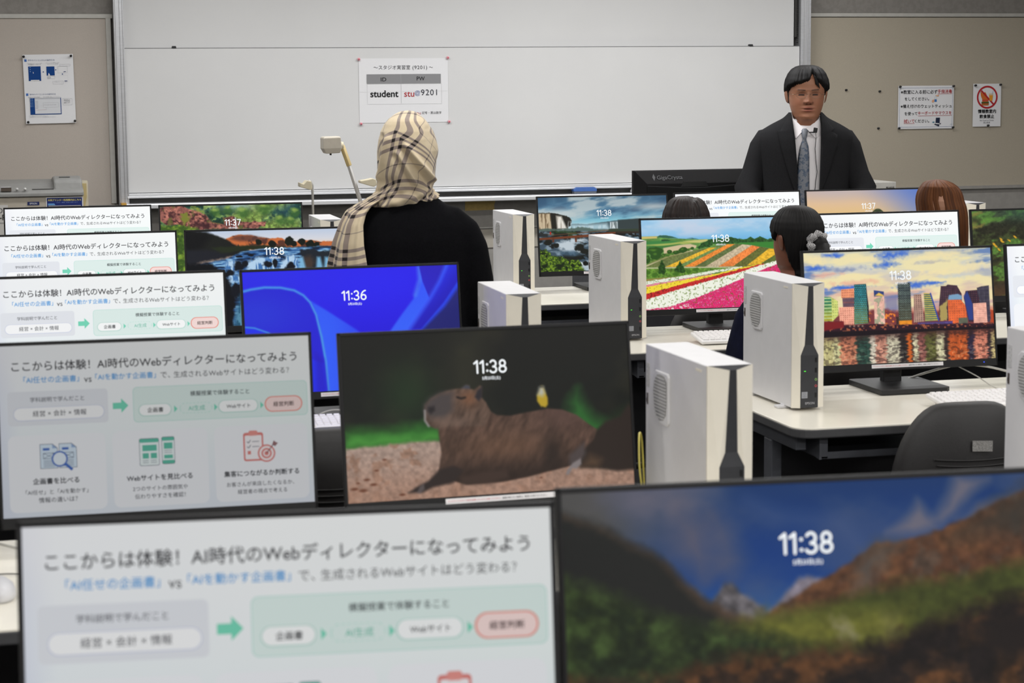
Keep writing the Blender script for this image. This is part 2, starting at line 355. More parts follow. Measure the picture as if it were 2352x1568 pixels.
BL = (24, 66, 130); LG = (176, 178, 182)
def draw_guide(g):
    for v, w in ((.083, .56), (.575, .55)):
        g.rect(.03, v-.016, .075, v+.018, (72, 112, 180)); g.text('学内のパソコンからの操作方法' if v > .3 else '学外のパソコンからの操作方法', .10, w+.07, v, (120, 130, 160))
    g.text('手順に従ってサインインします', .08, .38, .126, LG); g.text('メニューから選択します', .45, .72, .124, LG)
    g.text('※画面は一例です', .10, .36, .142, LG); g.text('ログインします', .48, .70, .142, LG)
    g.rect(.10, .17, .345, .38, BL); g.rect(.14, .366, .31, .38, (226, 226, 228)); 
    for k in range(3): g.rect(.13, .18+.03*k, .145, .19+.03*k, (150, 180, 214))
    g.poly([(.19, .245), (.205, .27), (.19, .272)], (226, 226, 228))
    g.rect(.46, .175, .62, .305, BL); g.poly([(.487, .305), (.5, .265), (.53, .305)], (226, 226, 228)); g.frame(.47, .315, .62, .352, .003, LG); g.rect(.485, .322, .54, .345, (196, 198, 202))
    for u, v in ((.395, .252), (.645, .225), (.775, .288)): g.disc(u, v, .012, (60, 84, 140))
    g.frame(.685, .175, .875, .27, .003, LG); g.rect(.80, .25, .845, .258, (50, 62, 110)); g.frame(.73, .145, .94, .172, .003, LG)
    g.frame(.70, .305, .88, .41, .002, (206, 206, 208)); g.rect(.81, .384, .865, .394, (50, 62, 110)); g.frame(.575, .387, .785, .43, .003, LG); g.text('ここを選びます', .60, .70, .405, LG)
    g.text('画面の内容を確認し、次の手順に進んでください。', .07, .72, .615, LG)
    g.rect(.10, .628, .72, .868, BL); g.rect(.195, .628, .705, .857, (214, 216, 220)); g.rect(.195, .628, .70, .645, (182, 184, 190))
    for k in range(6): g.rect(.11, .636+.022*k, .125, .644+.022*k, (170, 196, 226)); g.rect(.145, .636+.022*k, .16, .644+.022*k, (140, 176, 214))
    for k in range(6): g.rect(.205, .672+.02*k, .26, .677+.02*k, (150, 152, 158))
    g.frame(.36, .70, .665, .765, .003, LG); g.text('ファイルをドラッグします', .375, .62, .73, (140, 142, 150)); g.line(.41, .765, .42, .80, .003, LG); g.line(.42, .80, .20, .80, .002, (190, 120, 120))
    g.frame(.755, .64, .94, .733, .003, LG); g.text('保存先の', .775, .90, .665, (110, 110, 116)); g.text('フォルダを', .775, .90, .685, (110, 110, 116)); g.text('確認します', .775, .90, .705, (110, 110, 116))
    g.text('※終了時は必ずサインアウトすること', .07, .44, .885, LG); g.text('※共用のパソコンにデータを残さないでください', .08, .60, .902, LG)
sheet('instruction_poster', .2515, .352, (.2285, YW-.027, 1.7715), 'white printed guide with blue screenshots pinned on the left pin board', 'poster', draw_guide, .0014, -.012)
for x, z, w in ((.108, 1.760, 'top left'), (.344, 1.763, 'top right'), (.118, 1.427, 'bottom left'), (.3525, 1.431, 'bottom right')): pin((x, YW-.036, z), 'black push pin at the %s corner of the blue screenshot guide' % w, 'pins on the screenshot guide')
def draw_rules(g):
    g.frame(.025, .05, .975, .955, .004, (120, 136, 170))
    D = (38, 38, 42); kw = dict(bold=.012, res=3)
    g.text('※教室に入る前に必ず', .045, .70, .145, D, **kw); g.text('手指消毒', .705, .965, .135, RED, **kw); g.line(.705, .195, .968, .19, .005, RED)
    g.text('をしてください。', .115, .55, .305, D, **kw); g.text('※備え付けのウェットティッシュ', .045, .962, .475, D, **kw)
    g.text('を使って', .115, .345, .645, D, **kw); g.text('キーボードやマウスを', .355, .962, .635, RED, **kw); g.line(.355, .70, .965, .695, .005, RED)
    g.text('拭いて', .105, .295, .82, RED, **kw); g.line(.105, .875, .297, .873, .005, RED); g.text('ください。', .30, .56, .82, D, **kw)
    g.poly([(.66, .225), (.735, .215), (.72, .25), (.69, .25)], (222, 168, 132)); g.poly([(.60, .37), (.61, .33), (.65, .32), (.645, .37), (.615, .40)], (222, 168, 132)); g.rect(.65, .32, .69, .375, (58, 122, 190)); g.ring(.668, .285, .018, .022, (190, 196, 206))
    g.poly([(.68, .745), (.755, .745), (.75, .875), (.675, .865)], (40, 48, 70)); g.poly([(.65, .905), (.67, .88), (.75, .905), (.735, .95)], (44, 50, 66)); g.poly([(.675, .875), (.745, .88), (.735, .90), (.68, .895)], (214, 214, 218)); g.poly([(.61, .845), (.65, .83), (.66, .86), (.63, .87)], (96, 140, 160)); g.poly([(.745, .885), (.775, .87), (.77, .895), (.755, .90)], (44, 50, 66))
    g.poly([(.93, .93), (.955, .88), (.975, .875), (.975, .90)], (206, 208, 212))
sheet('hygiene_notice', .348, .246, (5.1425, YW-.027, 1.573), 'white notice with black and red handwriting style lines on the right pin board', 'notice', draw_rules)
for x, z, w in ((4.975, 1.568, 'top left'), (5.309, 1.569, 'top right'), (4.972, 1.332, 'bottom left'), (5.310, 1.333, 'bottom right')): pin((x, YW-.033, z), 'black push pin at the %s corner of the red and black notice' % w, 'pins on the hygiene notice')
def draw_ban(g):
    R2 = (176, 40, 46)
    g.poly([(.25, .17), (.29, .20), (.36, .24), (.41, .19), (.44, .21), (.54, .34), (.55, .40), (.33, .38), (.27, .28)], (204, 110, 50)); g.rr(.30, .42, .56, .51, .03, (176, 106, 56)); g.rect(.295, .42, .565, .44, (92, 120, 50)); g.rect(.295, .44, .56, .46, (80, 44, 34)); g.rr(.32, .37, .545, .42, .02, (196, 80, 60))
    g.poly([(.555, .23), (.71, .23), (.685, .40), (.585, .40)], (214, 190, 160)); g.poly([(.56, .27), (.705, .27), (.685, .40), (.585, .40)], (222, 150, 52)); g.line(.68, .26, .70, .17, .012, (120, 150, 190))
    g.ring(.5, .315, .315, .372, R2); g.line(.285, .16, .72, .475, .055, R2)
    g.text('情報教室内', .18, .82, .645, (28, 28, 30), bold=.03, res=3); g.text('飲食禁止', .24, .76, .765, (28, 28, 30), bold=.03, res=3)
    g.text('No Food or Drink', .25, .75, .855, (110, 110, 114)); g.text('禁止飲食', .38, .62, .91, (110, 110, 114))
sheet('no_food_notice', .178, .2465, (5.528, YW-.027, 1.5815), 'white notice with red crossed circle over food and drink', 'notice', draw_ban)
for x, z, w in ((5.448, 1.572, 'top left corner'), (5.607, 1.575, 'top right corner'), (5.533, 1.341, 'bottom middle')): pin((x, YW-.033, z), 'black push pin at the %s of the food ban notice' % w, 'pins on the food ban notice')
for x, z, w in ((4.648, 1.552, 'bare black push pin left of the others, beside the teacher'), (4.855, 1.543, 'bare black push pin left of the hygiene notice, upper one'), (4.850, 1.333, 'bare black push pin left of the hygiene notice, lower one')): pin((x, YW-.018, z), w, 'loose pins on the right pin board')

# masking tape, eraser and a mouse on the tray
b = MB(); n = 8
pts = [(0, 0), (.172, .004), (.168, -.016), (.163, -.03), (.165, -.056), (.0, -.058)]
b.prism(pts, 0, -.0015); o = b.build('tape_strip', mat('masking_tape', (196, 170, 104), .7, var=.06, scale=60), None, (2.42, YW-.006, .975)); tag(o, 'torn strip of tan masking tape on the wall under the whiteboard', 'tape')
t = thing('board_eraser', (3.07, YW-.10, 1.0025), 0, 'blue whiteboard eraser lying on the marker tray', 'eraser')
b = MB(); b.box((0, 0, .006), (.126, .05, .012)); b.build('felt_pad', mat('grey_felt', (92, 96, 104), .95), t)
b = MB(); b.prism([(-.066, .012), (.066, .012), (.066, .024), (.052, .036), (-.052, .036), (-.066, .024)], -.027, .027); b.build('handle', mat('blue_plastic', (62, 100, 168), .45, var=.03), t, bevel=.003)
# ---------------------------------------------------------------- screen pictures
# Each desktop picture is painted procedurally into an array and then becomes
# the vertex colours of the screen mesh that shows it.
class Pic:
    def __init__(s, W, H, quad, seed=1, ss=2):
        s.w, s.h, s.ss = W, H, ss
        s.W, s.H = W*ss, H*ss
        s.U, s.V = np.meshgrid((np.arange(s.W)+.5)/s.W, (np.arange(s.H)+.5)/s.H)
        s.c = np.zeros((s.H, s.W, 3)); s.seed = seed
        (ax, ay), (bx, by), (cx, cy) = quad
        s.M = np.linalg.inv(np.array([[bx-ax, cx-ax], [by-ay, cy-ay]])); s.o = np.array([ax, ay])
        s.k = (0., 0., 1.)
        s.asp = W/H
    def crop(s, ox, oy, sc): s.k = (ox, oy, sc)
    def t(s, pts):
        p = np.asarray(pts, float).reshape(-1, 2)/s.k[2]+np.array(s.k[:2])
        return (p-s.o)@s.M.T
    def noise(s, fx, fy, oct=4, gain=.5, seed=None, warp=None):
        s.seed += 1
        r = np.random.RandomState(s.seed if seed is None else seed)
        out = np.zeros((s.H, s.W)); a = 1.; tot = 0
        U, V = (s.U, s.V) if warp is None else warp
        for o in range(oct):
            gx, gy = int(fx*2**o)+3, int(fy*2**o)+3
            g = r.rand(gy+1, gx+1)
            x = np.clip(U, 0, 1)*fx*2**o; y = np.clip(V, 0, 1)*fy*2**o
            i, j = x.astype(int), y.astype(int); f, h = x-i, y-j
            f = f*f*(3-2*f); h = h*h*(3-2*h)
            out += a*((g[j, i]*(1-f)+g[j, i+1]*f)*(1-h)+(g[j+1, i]*(1-f)+g[j+1, i+1]*f)*h)
            tot += a; a *= gain
        return out/tot
    def put(s, a, col):
        a = np.clip(a, 0, 1)[..., None]
        col = np.asarray(col, float)
        if col.max() > 1.5: col = col/255.
        s.c = s.c*(1-a)+col*a
    def grad(s, stops, coord=None):
        v = s.V if coord is None else coord
        st = sorted(stops); xs = [p for p, _ in st]
        for k in range(3): s.c[..., k] = np.interp(v, xs, [c[k]/255. for _, c in st])
    def mask(s, pts, soft=0., raw=False, jag=0., jf=60):
        p = np.asarray(pts, float) if raw else s.t(pts)
        U, V = s.U, s.V
        if jag: V = V+(s.noise(jf, jf*.6, 3)-.5)*jag; U = U+(s.noise(jf, jf*.6, 3)-.5)*jag*.6
        ins = np.zeros(U.shape, bool); d = np.full(U.shape, 9.) if soft else None
        q = np.roll(p, -1, 0)
        for (x0, y0), (x1, y1) in zip(p, q):
            if y0 != y1:
                c = ((y0 > V) != (y1 > V)) & (U < (x1-x0)*(V-y0)/(y1-y0)+x0)
                ins ^= c
            if soft:
                dx, dy = (x1-x0)*s.asp, y1-y0; L = dx*dx+dy*dy+1e-12
                tt = np.clip((((U-x0)*s.asp)*dx+(V-y0)*dy)/L, 0, 1)
                d = np.minimum(d, np.hypot((U-x0)*s.asp-tt*dx, V-y0-tt*dy))
        if not soft: return ins.astype(float)
        return np.clip(.5+np.where(ins, d, -d)/soft, 0, 1)
    def poly(s, pts, col, soft=0., a=1., **k): 
        m = s.mask(pts, soft, **k)*a; s.put(m, col); return m
    def line(s, pts, wid, col, soft=.004, a=1., raw=False):
        p = np.asarray(pts, float) if raw else s.t(pts); d = np.full(s.U.shape, 9.)
        for (x0, y0), (x1, y1) in zip(p[:-1], p[1:]):
            dx, dy = (x1-x0)*s.asp, y1-y0; L = dx*dx+dy*dy+1e-12
            tt = np.clip((((s.U-x0)*s.asp)*dx+(s.V-y0)*dy)/L, 0, 1)
            d = np.minimum(d, np.hypot((s.U-x0)*s.asp-tt*dx, s.V-y0-tt*dy))
        m = np.clip((wid-d)/soft+.5, 0, 1)*a; s.put(m, col); return m
    def blob(s, cx, cy, rx, ry, col, soft=.5, a=1., rot=0., jag=0.):
        (u, v), = s.t([(cx, cy)]); k = abs(s.M[0, 0])/s.k[2]; ky = abs(s.M[1, 1])/s.k[2]
        x, y = (s.U-u)/k, (s.V-v)/ky
        if jag: 
            x = x+(s.noise(40, 24, 3)-.5)*jag*rx; y = y+(s.noise(40, 24, 3)-.5)*jag*ry
        c, n = math.cos(rot), math.sin(rot); x, y = x*c+y*n, -x*n+y*c
        r = np.hypot(x/rx, y/ry); m = np.clip((1-r)/max(soft, .02)+.0, 0, 1)*a
        s.put(m, col); return m
    def mul(s, n, amt, m=None):
        f = 1+(n-.5)*2*amt
        if m is not None: f = 1+(f-1)*m
        s.c = np.clip(s.c*f[..., None], 0, 1)
    def done(s):
        c = s.c.reshape(s.h, s.ss, s.w, s.ss, 3).mean((1, 3)); return np.clip(c, 0, 1)

def smooth(a, lo, hi): 
    t = np.clip((a-lo)/(hi-lo), 0, 1); return t*t*(3-2*t)

def pic_mountain():
    P = Pic(330, 182, ((1293, 1132), (2446, 1080), (1302, 1768)), 11); P.crop(1400, 900, 2.3477)
    P.grad([(0, (24, 58, 112)), (.18, (20, 60, 128)), (.35, (24, 66, 138)), (.5, (46, 98, 160)), (1, (50, 100, 160))])
    n = P.noise(5, 4, 5); P.put(smooth(n, .45, .8)*.45*(P.V < .5), (92, 100, 128))
    P.put((1-smooth(P.U+(n-.5)*.25+P.V*.2, .02, .36)), (84, 83, 82))
    P.put(smooth(.30-np.hypot((P.U-.2)*1.2, P.V-.06), 0, .3)*1.0*smooth(n, .2, .7), (112, 108, 122))
    for pts in ([(380, 650), (560, 680), (600, 900), (520, 1000), (360, 860)], [(610, 690), (690, 740), (770, 900), (700, 980), (580, 1000), (640, 850)]):
        P.poly(pts, (108, 100, 112), soft=.12, a=.7, jag=.05, jf=14)
    for pts in ([(1600, 770), (1700, 690), (1790, 590), (1850, 660), (1880, 720), (1760, 770)], [(1870, 700), (1960, 560), (2020, 440), (2120, 450), (2210, 460), (2120, 520), (2000, 640), (1930, 720)], [(2020, 700), (2140, 600), (2400, 540), (2400, 620), (2200, 650)]):
        P.poly(pts, (126, 118, 128), soft=.06, a=.85, jag=.04, jf=14)
    P.poly([(800, 590), (1000, 660), (1350, 700), (1450, 860), (1300, 720), (950, 690)], (78, 96, 140), soft=.1, a=.6)
    nz = P.noise(26, 16, 5); nf = P.noise(60, 34, 4)
    m = P.poly([(880, 1215), (960, 1150), (1010, 1085), (1080, 1012), (1130, 998), (1210, 1015), (1300, 1010), (1300, 1250)], (132, 124, 136), soft=.02, jag=.012); P.mul(nf, .3, m)
    m = P.poly([(560, 1180), (640, 1050), (665, 1045), (700, 1038), (760, 1095), (830, 1130), (905, 1190), (1000, 1300), (560, 1300)], (98, 94, 98), soft=.02, jag=.02); P.mul(nf, .45, m)
    m = P.poly([(-300, 640), (0, 745), (120, 815), (210, 850), (330, 925), (450, 1040), (560, 1130), (700, 1200), (860, 1250), (860, 1400), (-300, 1400)], (96, 74, 58), soft=.03, jag=.015); P.mul(nz, .4, m)
    m = P.poly([(-300, 640), (0, 745), (120, 815), (200, 850), (300, 905), (400, 1020), (500, 1120), (640, 1215), (780, 1260), (900, 1330), (-300, 1400)], (34, 35, 34), soft=.06, jag=.02)
    R = [(870, 1230), (900, 1196), (1140, 1060), (1330, 950), (1440, 885), (1540, 812), (1650, 812), (1900, 750), (2050, 690), (2235, 600), (2500, 480), (2500, 1600), (870, 1400)]
    m = P.poly(R, (92, 60, 42), soft=.015, jag=.015); 
    P.put(m*smooth(nz, .45, .7)*.7, (112, 74, 48)); P.put(m*smooth(1-nz, .55, .75)*.6, (84, 74, 66)); P.mul(nf, .35, m)
    P.poly([(1440, 900), (1550, 820), (1680, 830), (1600, 900), (1480, 1060), (1380, 1080)], (88, 84, 80), soft=.08, a=.8, jag=.05)
    P.poly([(2000, 800), (2235, 610), (2500, 480), (2500, 760), (2100, 760)], (58, 54, 48), soft=.1, a=.8, jag=.04)
    m = P.poly([(840, 1240), (1100, 1180), (1400, 1110), (1700, 1040), (2000, 1010), (2500, 900), (2500, 1450), (700, 1420)], (68, 74, 32), soft=.06, jag=.04)
    P.put(m*smooth(nz, .5, .7)*.6, (56, 62, 28)); P.mul(nf, .25, m)
    m = P.poly([(640, 1280), (900, 1215), (1300, 1190), (1700, 1200), (1720, 1340), (1300, 1400), (900, 1400)], (112, 112, 44), soft=.1, a=.9, jag=.05); P.mul(nf, .2, m)
    P.poly([(1270, 1240), (1340, 1260), (1400, 1330), (1330, 1345), (1290, 1300)], (160, 152, 128), soft=.06, a=.75, jag=.06)
    P.poly([(1560, 1220), (1650, 1230), (1640, 1340), (1560, 1330)], (136, 130, 84), soft=.08, a=.5, jag=.06)
    m = P.poly([(-300, 1000), (0, 1090), (200, 1170), (420, 1250), (640, 1285), (820, 1300), (1120, 1400), (900, 1700), (-300, 1700)], (44, 56, 30), soft=.08, jag=.03)
    P.put(m*smooth(nz, .48, .68)*.9, (60, 78, 40)); P.put(m*smooth(1-nz, .5, .7)*.8, (30, 40, 26)); P.mul(nf, .4, m)
    m = P.poly([(300, 1560), (640, 1440), (1000, 1430), (1500, 1390), (1750, 1300), (2100, 1180), (2500, 1080), (2500, 2500), (-300, 2500), (-300, 1560)], (48, 34, 26), soft=.08, jag=.04)
    n2 = P.noise(16, 12, 5); P.put(m*smooth(n2, .54, .72), (90, 58, 34)); P.put(m*smooth(1-n2, .5, .66), (28, 22, 22)); P.mul(nf, .4, m)
    P.poly([(2120, 1240), (2300, 1200), (2500, 1190), (2500, 1480), (2160, 1420), (2060, 1330)], (30, 24, 24), soft=.08, a=.9, jag=.05)
    P.c *= .88
    return P.done()

def pic_capybara():
    P = Pic(330, 182, ((779, 770), (1440, 741), (807, 1159)), 21); P.crop(660, 700, 2.6133)
    P.grad([(0, (28, 28, 26)), (.5, (25, 27, 24)), (1, (24, 24, 22))])
    n = P.noise(6, 4, 3); P.put(smooth(n, .5, .85)*.5, (46, 44, 34))
    P.put(np.exp(-((P.U-.22)/.10)**2-((P.V-.36)/.2)**2)*.6, (36, 58, 34))
    P.put(np.exp(-((P.U-.42)/.07)**2-((P.V-.2)/.3)**2)*.45, (52, 52, 40))
    P.poly([(355, 760), (520, 745), (720, 735), (830, 720), (930, 700), (930, 830), (640, 860), (360, 880)], (48, 104, 42), soft=.1, jag=.05, jf=24)
    P.poly([(355, 800), (600, 790), (900, 790), (900, 835), (560, 858), (360, 870)], (72, 140, 58), soft=.06, a=.8, jag=.05, jf=24)
    P.poly([(1700, 760), (1690, 600), (1740, 520), (1770, 600), (1850, 680), (1960, 740), (1880, 800)], (46, 104, 46), soft=.1, a=.85, jag=.04, jf=20)
    P.poly([(1900, 720), (2090, 620), (2090, 720), (2000, 760)], (38, 60, 34), soft=.1, a=.6)
    nz = P.noise(30, 18, 4); nf = P.noise(90, 50, 3)
    sand = [(360, 868), (560, 850), (760, 832), (930, 826), (1000, 1000), (1500, 1020), (1700, 990), (1900, 1020), (2110, 1020), (2160, 1260), (340, 1260)]
    m = P.poly(sand, (158, 136, 124), soft=.02, jag=.012)
    P.put(m*smooth(nz, .55, .68)*.8, (138, 106, 88)); P.put(m*smooth(P.V, .68, .98)*.8, (152, 118, 100)); P.mul(nf, .18, m)
    for (x, y, r) in ((490, 1055, 18), (440, 1075, 12), (590, 935, 14), (545, 1000, 14), (420, 1110, 22), (530, 1085, 20), (470, 1120, 24), (1530, 1065, 10), (700, 1150, 18)):
        P.blob(x, y, r*1.4, r*.6, (96, 56, 40), soft=.6, a=.9)
    # second animal lying behind, right edge
    m = P.poly([(1770, 1010), (1790, 900), (1860, 780), (1920, 720), (2010, 690), (2060, 610), (2085, 640), (2150, 690), (2160, 1020), (2000, 1035), (1880, 1010)], (44, 36, 32), soft=.025)
    P.poly([(1775, 1000), (1830, 930), (1900, 960), (1880, 1010)], (86, 66, 50), soft=.06, a=.8); 
    # main animal: body, hind leg, fore leg, head
    body = [(910, 1010), (925, 900), (905, 780), (900, 720), (1010, 640), (1180, 590), (1215, 650), (1250, 672), (1330, 678), (1450, 655), (1560, 637), (1650, 645), (1740, 680), (1820, 740), (1868, 770), (1850, 830), (1790, 900), (1770, 970), (1690, 1000), (1560, 1030), (1440, 1060), (1300, 1085), (1080, 1098), (960, 1060)]
    m = P.poly(body, (80, 61, 52), soft=.012)
    th = np.arctan2(P.V-.45, P.U-.5)
    fur = P.noise(90, 22, 3, warp=(np.clip(P.U*.8+P.V*.2, 0, 1), np.clip(P.V*.9+P.U*.1, 0, 1)))
    P.mul(fur, .35, m)
    P.put(m*np.exp(-((P.U-.55)/.17)**2-((P.V-.72)/.10)**2)*.55, (104, 76, 58))
    P.put(m*smooth(P.V, .72, .9)*.8, (40, 31, 27))
    P.put(m*np.exp(-((P.U-.77)/.10)**2-((P.V-.52)/.12)**2)*.7, (90, 68, 62))
    P.put(m*np.exp(-((P.U-.71)/.035)**2-((P.V-.77)/.12)**2)*.8, (38, 31, 28))
    P.put(m*np.exp(-((P.U-.28)/.06)**2-((P.V-.68)/.08)**2)*.7, (58, 44, 36))
    P.poly([(1700, 930), (1790, 850), (1800, 920), (1760, 990), (1700, 985)], (74, 66, 66), soft=.03, a=.9)
    P.poly([(1680, 1050), (1690, 1020), (1720, 980), (1770, 950), (1775, 985), (1745, 1015), (1720, 1010), (1700, 1050)], (124, 116, 116), soft=.012)
    P.poly([(735, 1140), (780, 1105), (850, 1070), (910, 1005), (1000, 980), (1060, 1010), (1000, 1085), (880, 1110), (820, 1140)], (46, 38, 36), soft=.02)
    P.poly([(785, 1142), (800, 1105), (825, 1085), (830, 1120), (805, 1145)], (92, 84, 84), soft=.012, a=.8)
    P.poly([(1040, 1050), (1180, 1020), (1320, 1010), (1330, 1060), (1200, 1095), (1050, 1095)], (62, 48, 42), soft=.03, a=.9)
    head = [(815, 640), (816, 605), (850, 565), (900, 535), (940, 520), (1000, 508), (1035, 505), (1060, 485), (1080, 488), (1085, 508), (1110, 515), (1145, 488), (1158, 495), (1155, 560), (1180, 590), (1215, 660), (1180, 740), (1060, 740), (960, 735), (920, 745), (885, 752), (840, 730), (820, 700)]
    m = P.poly(head, (88, 70, 60), soft=.012); P.mul(fur, .3, m)
    P.poly([(818, 640), (818, 605), (850, 565), (910, 532), (985, 530), (985, 640), (940, 690), (860, 690)], (70, 64, 64), soft=.05, a=.95)
    P.poly([(840, 620), (875, 612), (880, 640), (855, 660), (838, 645)], (40, 36, 38), soft=.02)
    P.line([(820, 640), (822, 700), (845, 735)], .006, (150, 146, 146), soft=.01, a=.8)
    P.poly([(860, 690), (960, 680), (1080, 700), (1040, 735), (900, 745)], (112, 92, 82), soft=.05, a=.6)
    P.put(m*np.exp(-((P.U-.43)/.03)**2-((P.V-.41)/.05)**2)*.6, (126, 82, 56))
    P.line([(1010, 560), (1035, 568), (1058, 562)], .006, (28, 24, 24), soft=.01)
    P.poly([(1115, 560), (1130, 520), (1158, 492), (1158, 560), (1140, 585)], (44, 40, 44), soft=.015)
    P.poly([(1035, 505), (1060, 486), (1082, 490), (1085, 508)], (62, 66, 78), soft=.015)
    # bird on its back
    P.poly([(1515, 495), (1528, 495), (1535, 515), (1558, 570), (1560, 610), (1548, 628), (1520, 625), (1495, 590), (1492, 555), (1508, 525)], (176, 148, 42), soft=.012)
    P.poly([(1507, 505), (1530, 500), (1540, 540), (1525, 560), (1497, 550)], (172, 172, 160), soft=.03)
    P.poly([(1508, 497), (1530, 496), (1531, 506), (1508, 506)], (64, 66, 70), soft=.01)
    P.line([(1528, 625), (1524, 640)], .004, (40, 34, 30), soft=.005)
    return P.done()

def pic_blue():
    P = Pic(300, 166, ((557.4, 624.6), (1047.7, 609.3), (568, 904)), 31); P.crop(500, 580, 3.92)
    P.grad([(0, (44, 34, 230)), (.4, (40, 28, 222)), (1, (32, 22, 190))])
    P.put(smooth(P.U, .0, .45)*0+np.exp(-((P.U-.1)/.3)**2-((P.V-.1)/.5)**2)*.35, (44, 60, 226))
    def sweep(edge, far, c0, c1, soft=.01):
        m = P.mask(edge+far, soft); P.put(m, c0); return m
    # wide arched sheet on the left with a bright rim
    arch = [(215, 352), (300, 330), (420, 312), (560, 315), (680, 340), (760, 385), (820, 450), (870, 560), (915, 760), (950, 980), (972, 1260)]
    m = P.mask(arch+[(215, 1260)], .01); P.put(m, (38, 34, 206)); P.put(m*np.exp(-((P.U-.05)/.2)**2-((P.V-.35)/.2)**2)*.5, (44, 70, 214))
    m = P.mask([(830, 440), (960, 520), (1230, 700), (1500, 950), (1700, 1260), (972, 1260), (940, 900), (890, 600)], .02); P.put(m*(1-.6*smooth(P.U, .36, .66)), (50, 92, 244))
    P.line(arch, .009, (70, 150, 226), soft=.016)
    m = P.mask([(215, 655), (330, 670), (450, 715), (700, 900), (930, 1000), (960, 1260), (215, 1260)], .02); P.put(m*.75, (36, 52, 234))
    P.line([(215, 660), (330, 672), (450, 716), (640, 830)], .006, (64, 140, 220), soft=.012)
    m = P.mask([(860, 900), (930, 960), (965, 1260), (860, 1260)], .05); P.put(m*.6, (36, 24, 180))
    # crossing ribbons on the right
    m = P.mask([(1810, 130), (1800, 300), (1740, 430), (1640, 560), (1540, 700), (1200, 1260), (1500, 1260), (1700, 690), (1890, 420)], .02)
    P.put(m, (54, 96, 246))
    P.line([(1795, 110), (1802, 250), (1760, 390)], .012, (86, 158, 240), soft=.04, a=.8)
    m = P.mask([(1800, 130), (2050, 110), (1980, 270), (1890, 420), (1830, 270)], .01); P.put(m, (42, 32, 180))
    m = P.mask([(2055, 110), (2200, 110), (2180, 240), (2020, 470), (1820, 700), (1700, 700), (1890, 430), (1980, 270)], .012); P.put(m, (40, 50, 226))
    P.put(m*smooth(P.U-(.86-.55*(P.V-.1)), .0, .18)*.8, (34, 24, 170))
    P.line([(2060, 100), (1985, 270), (1890, 430), (1700, 700)], .012, (60, 100, 246), soft=.04, a=.9)
    m = P.mask([(2180, 230), (2200, 700), (1810, 700), (2020, 460)], .012); P.put(m, (40, 66, 220))
    m = P.mask([(2190, 280), (2200, 1260), (1500, 1260), (1830, 700), (2030, 500)], .03); P.put(m, (34, 36, 108))
    P.put(np.exp(-((P.U-.6)/.3)**2-((P.V-.15)/.2)**2)*.35, (46, 44, 250))
    return P.done()

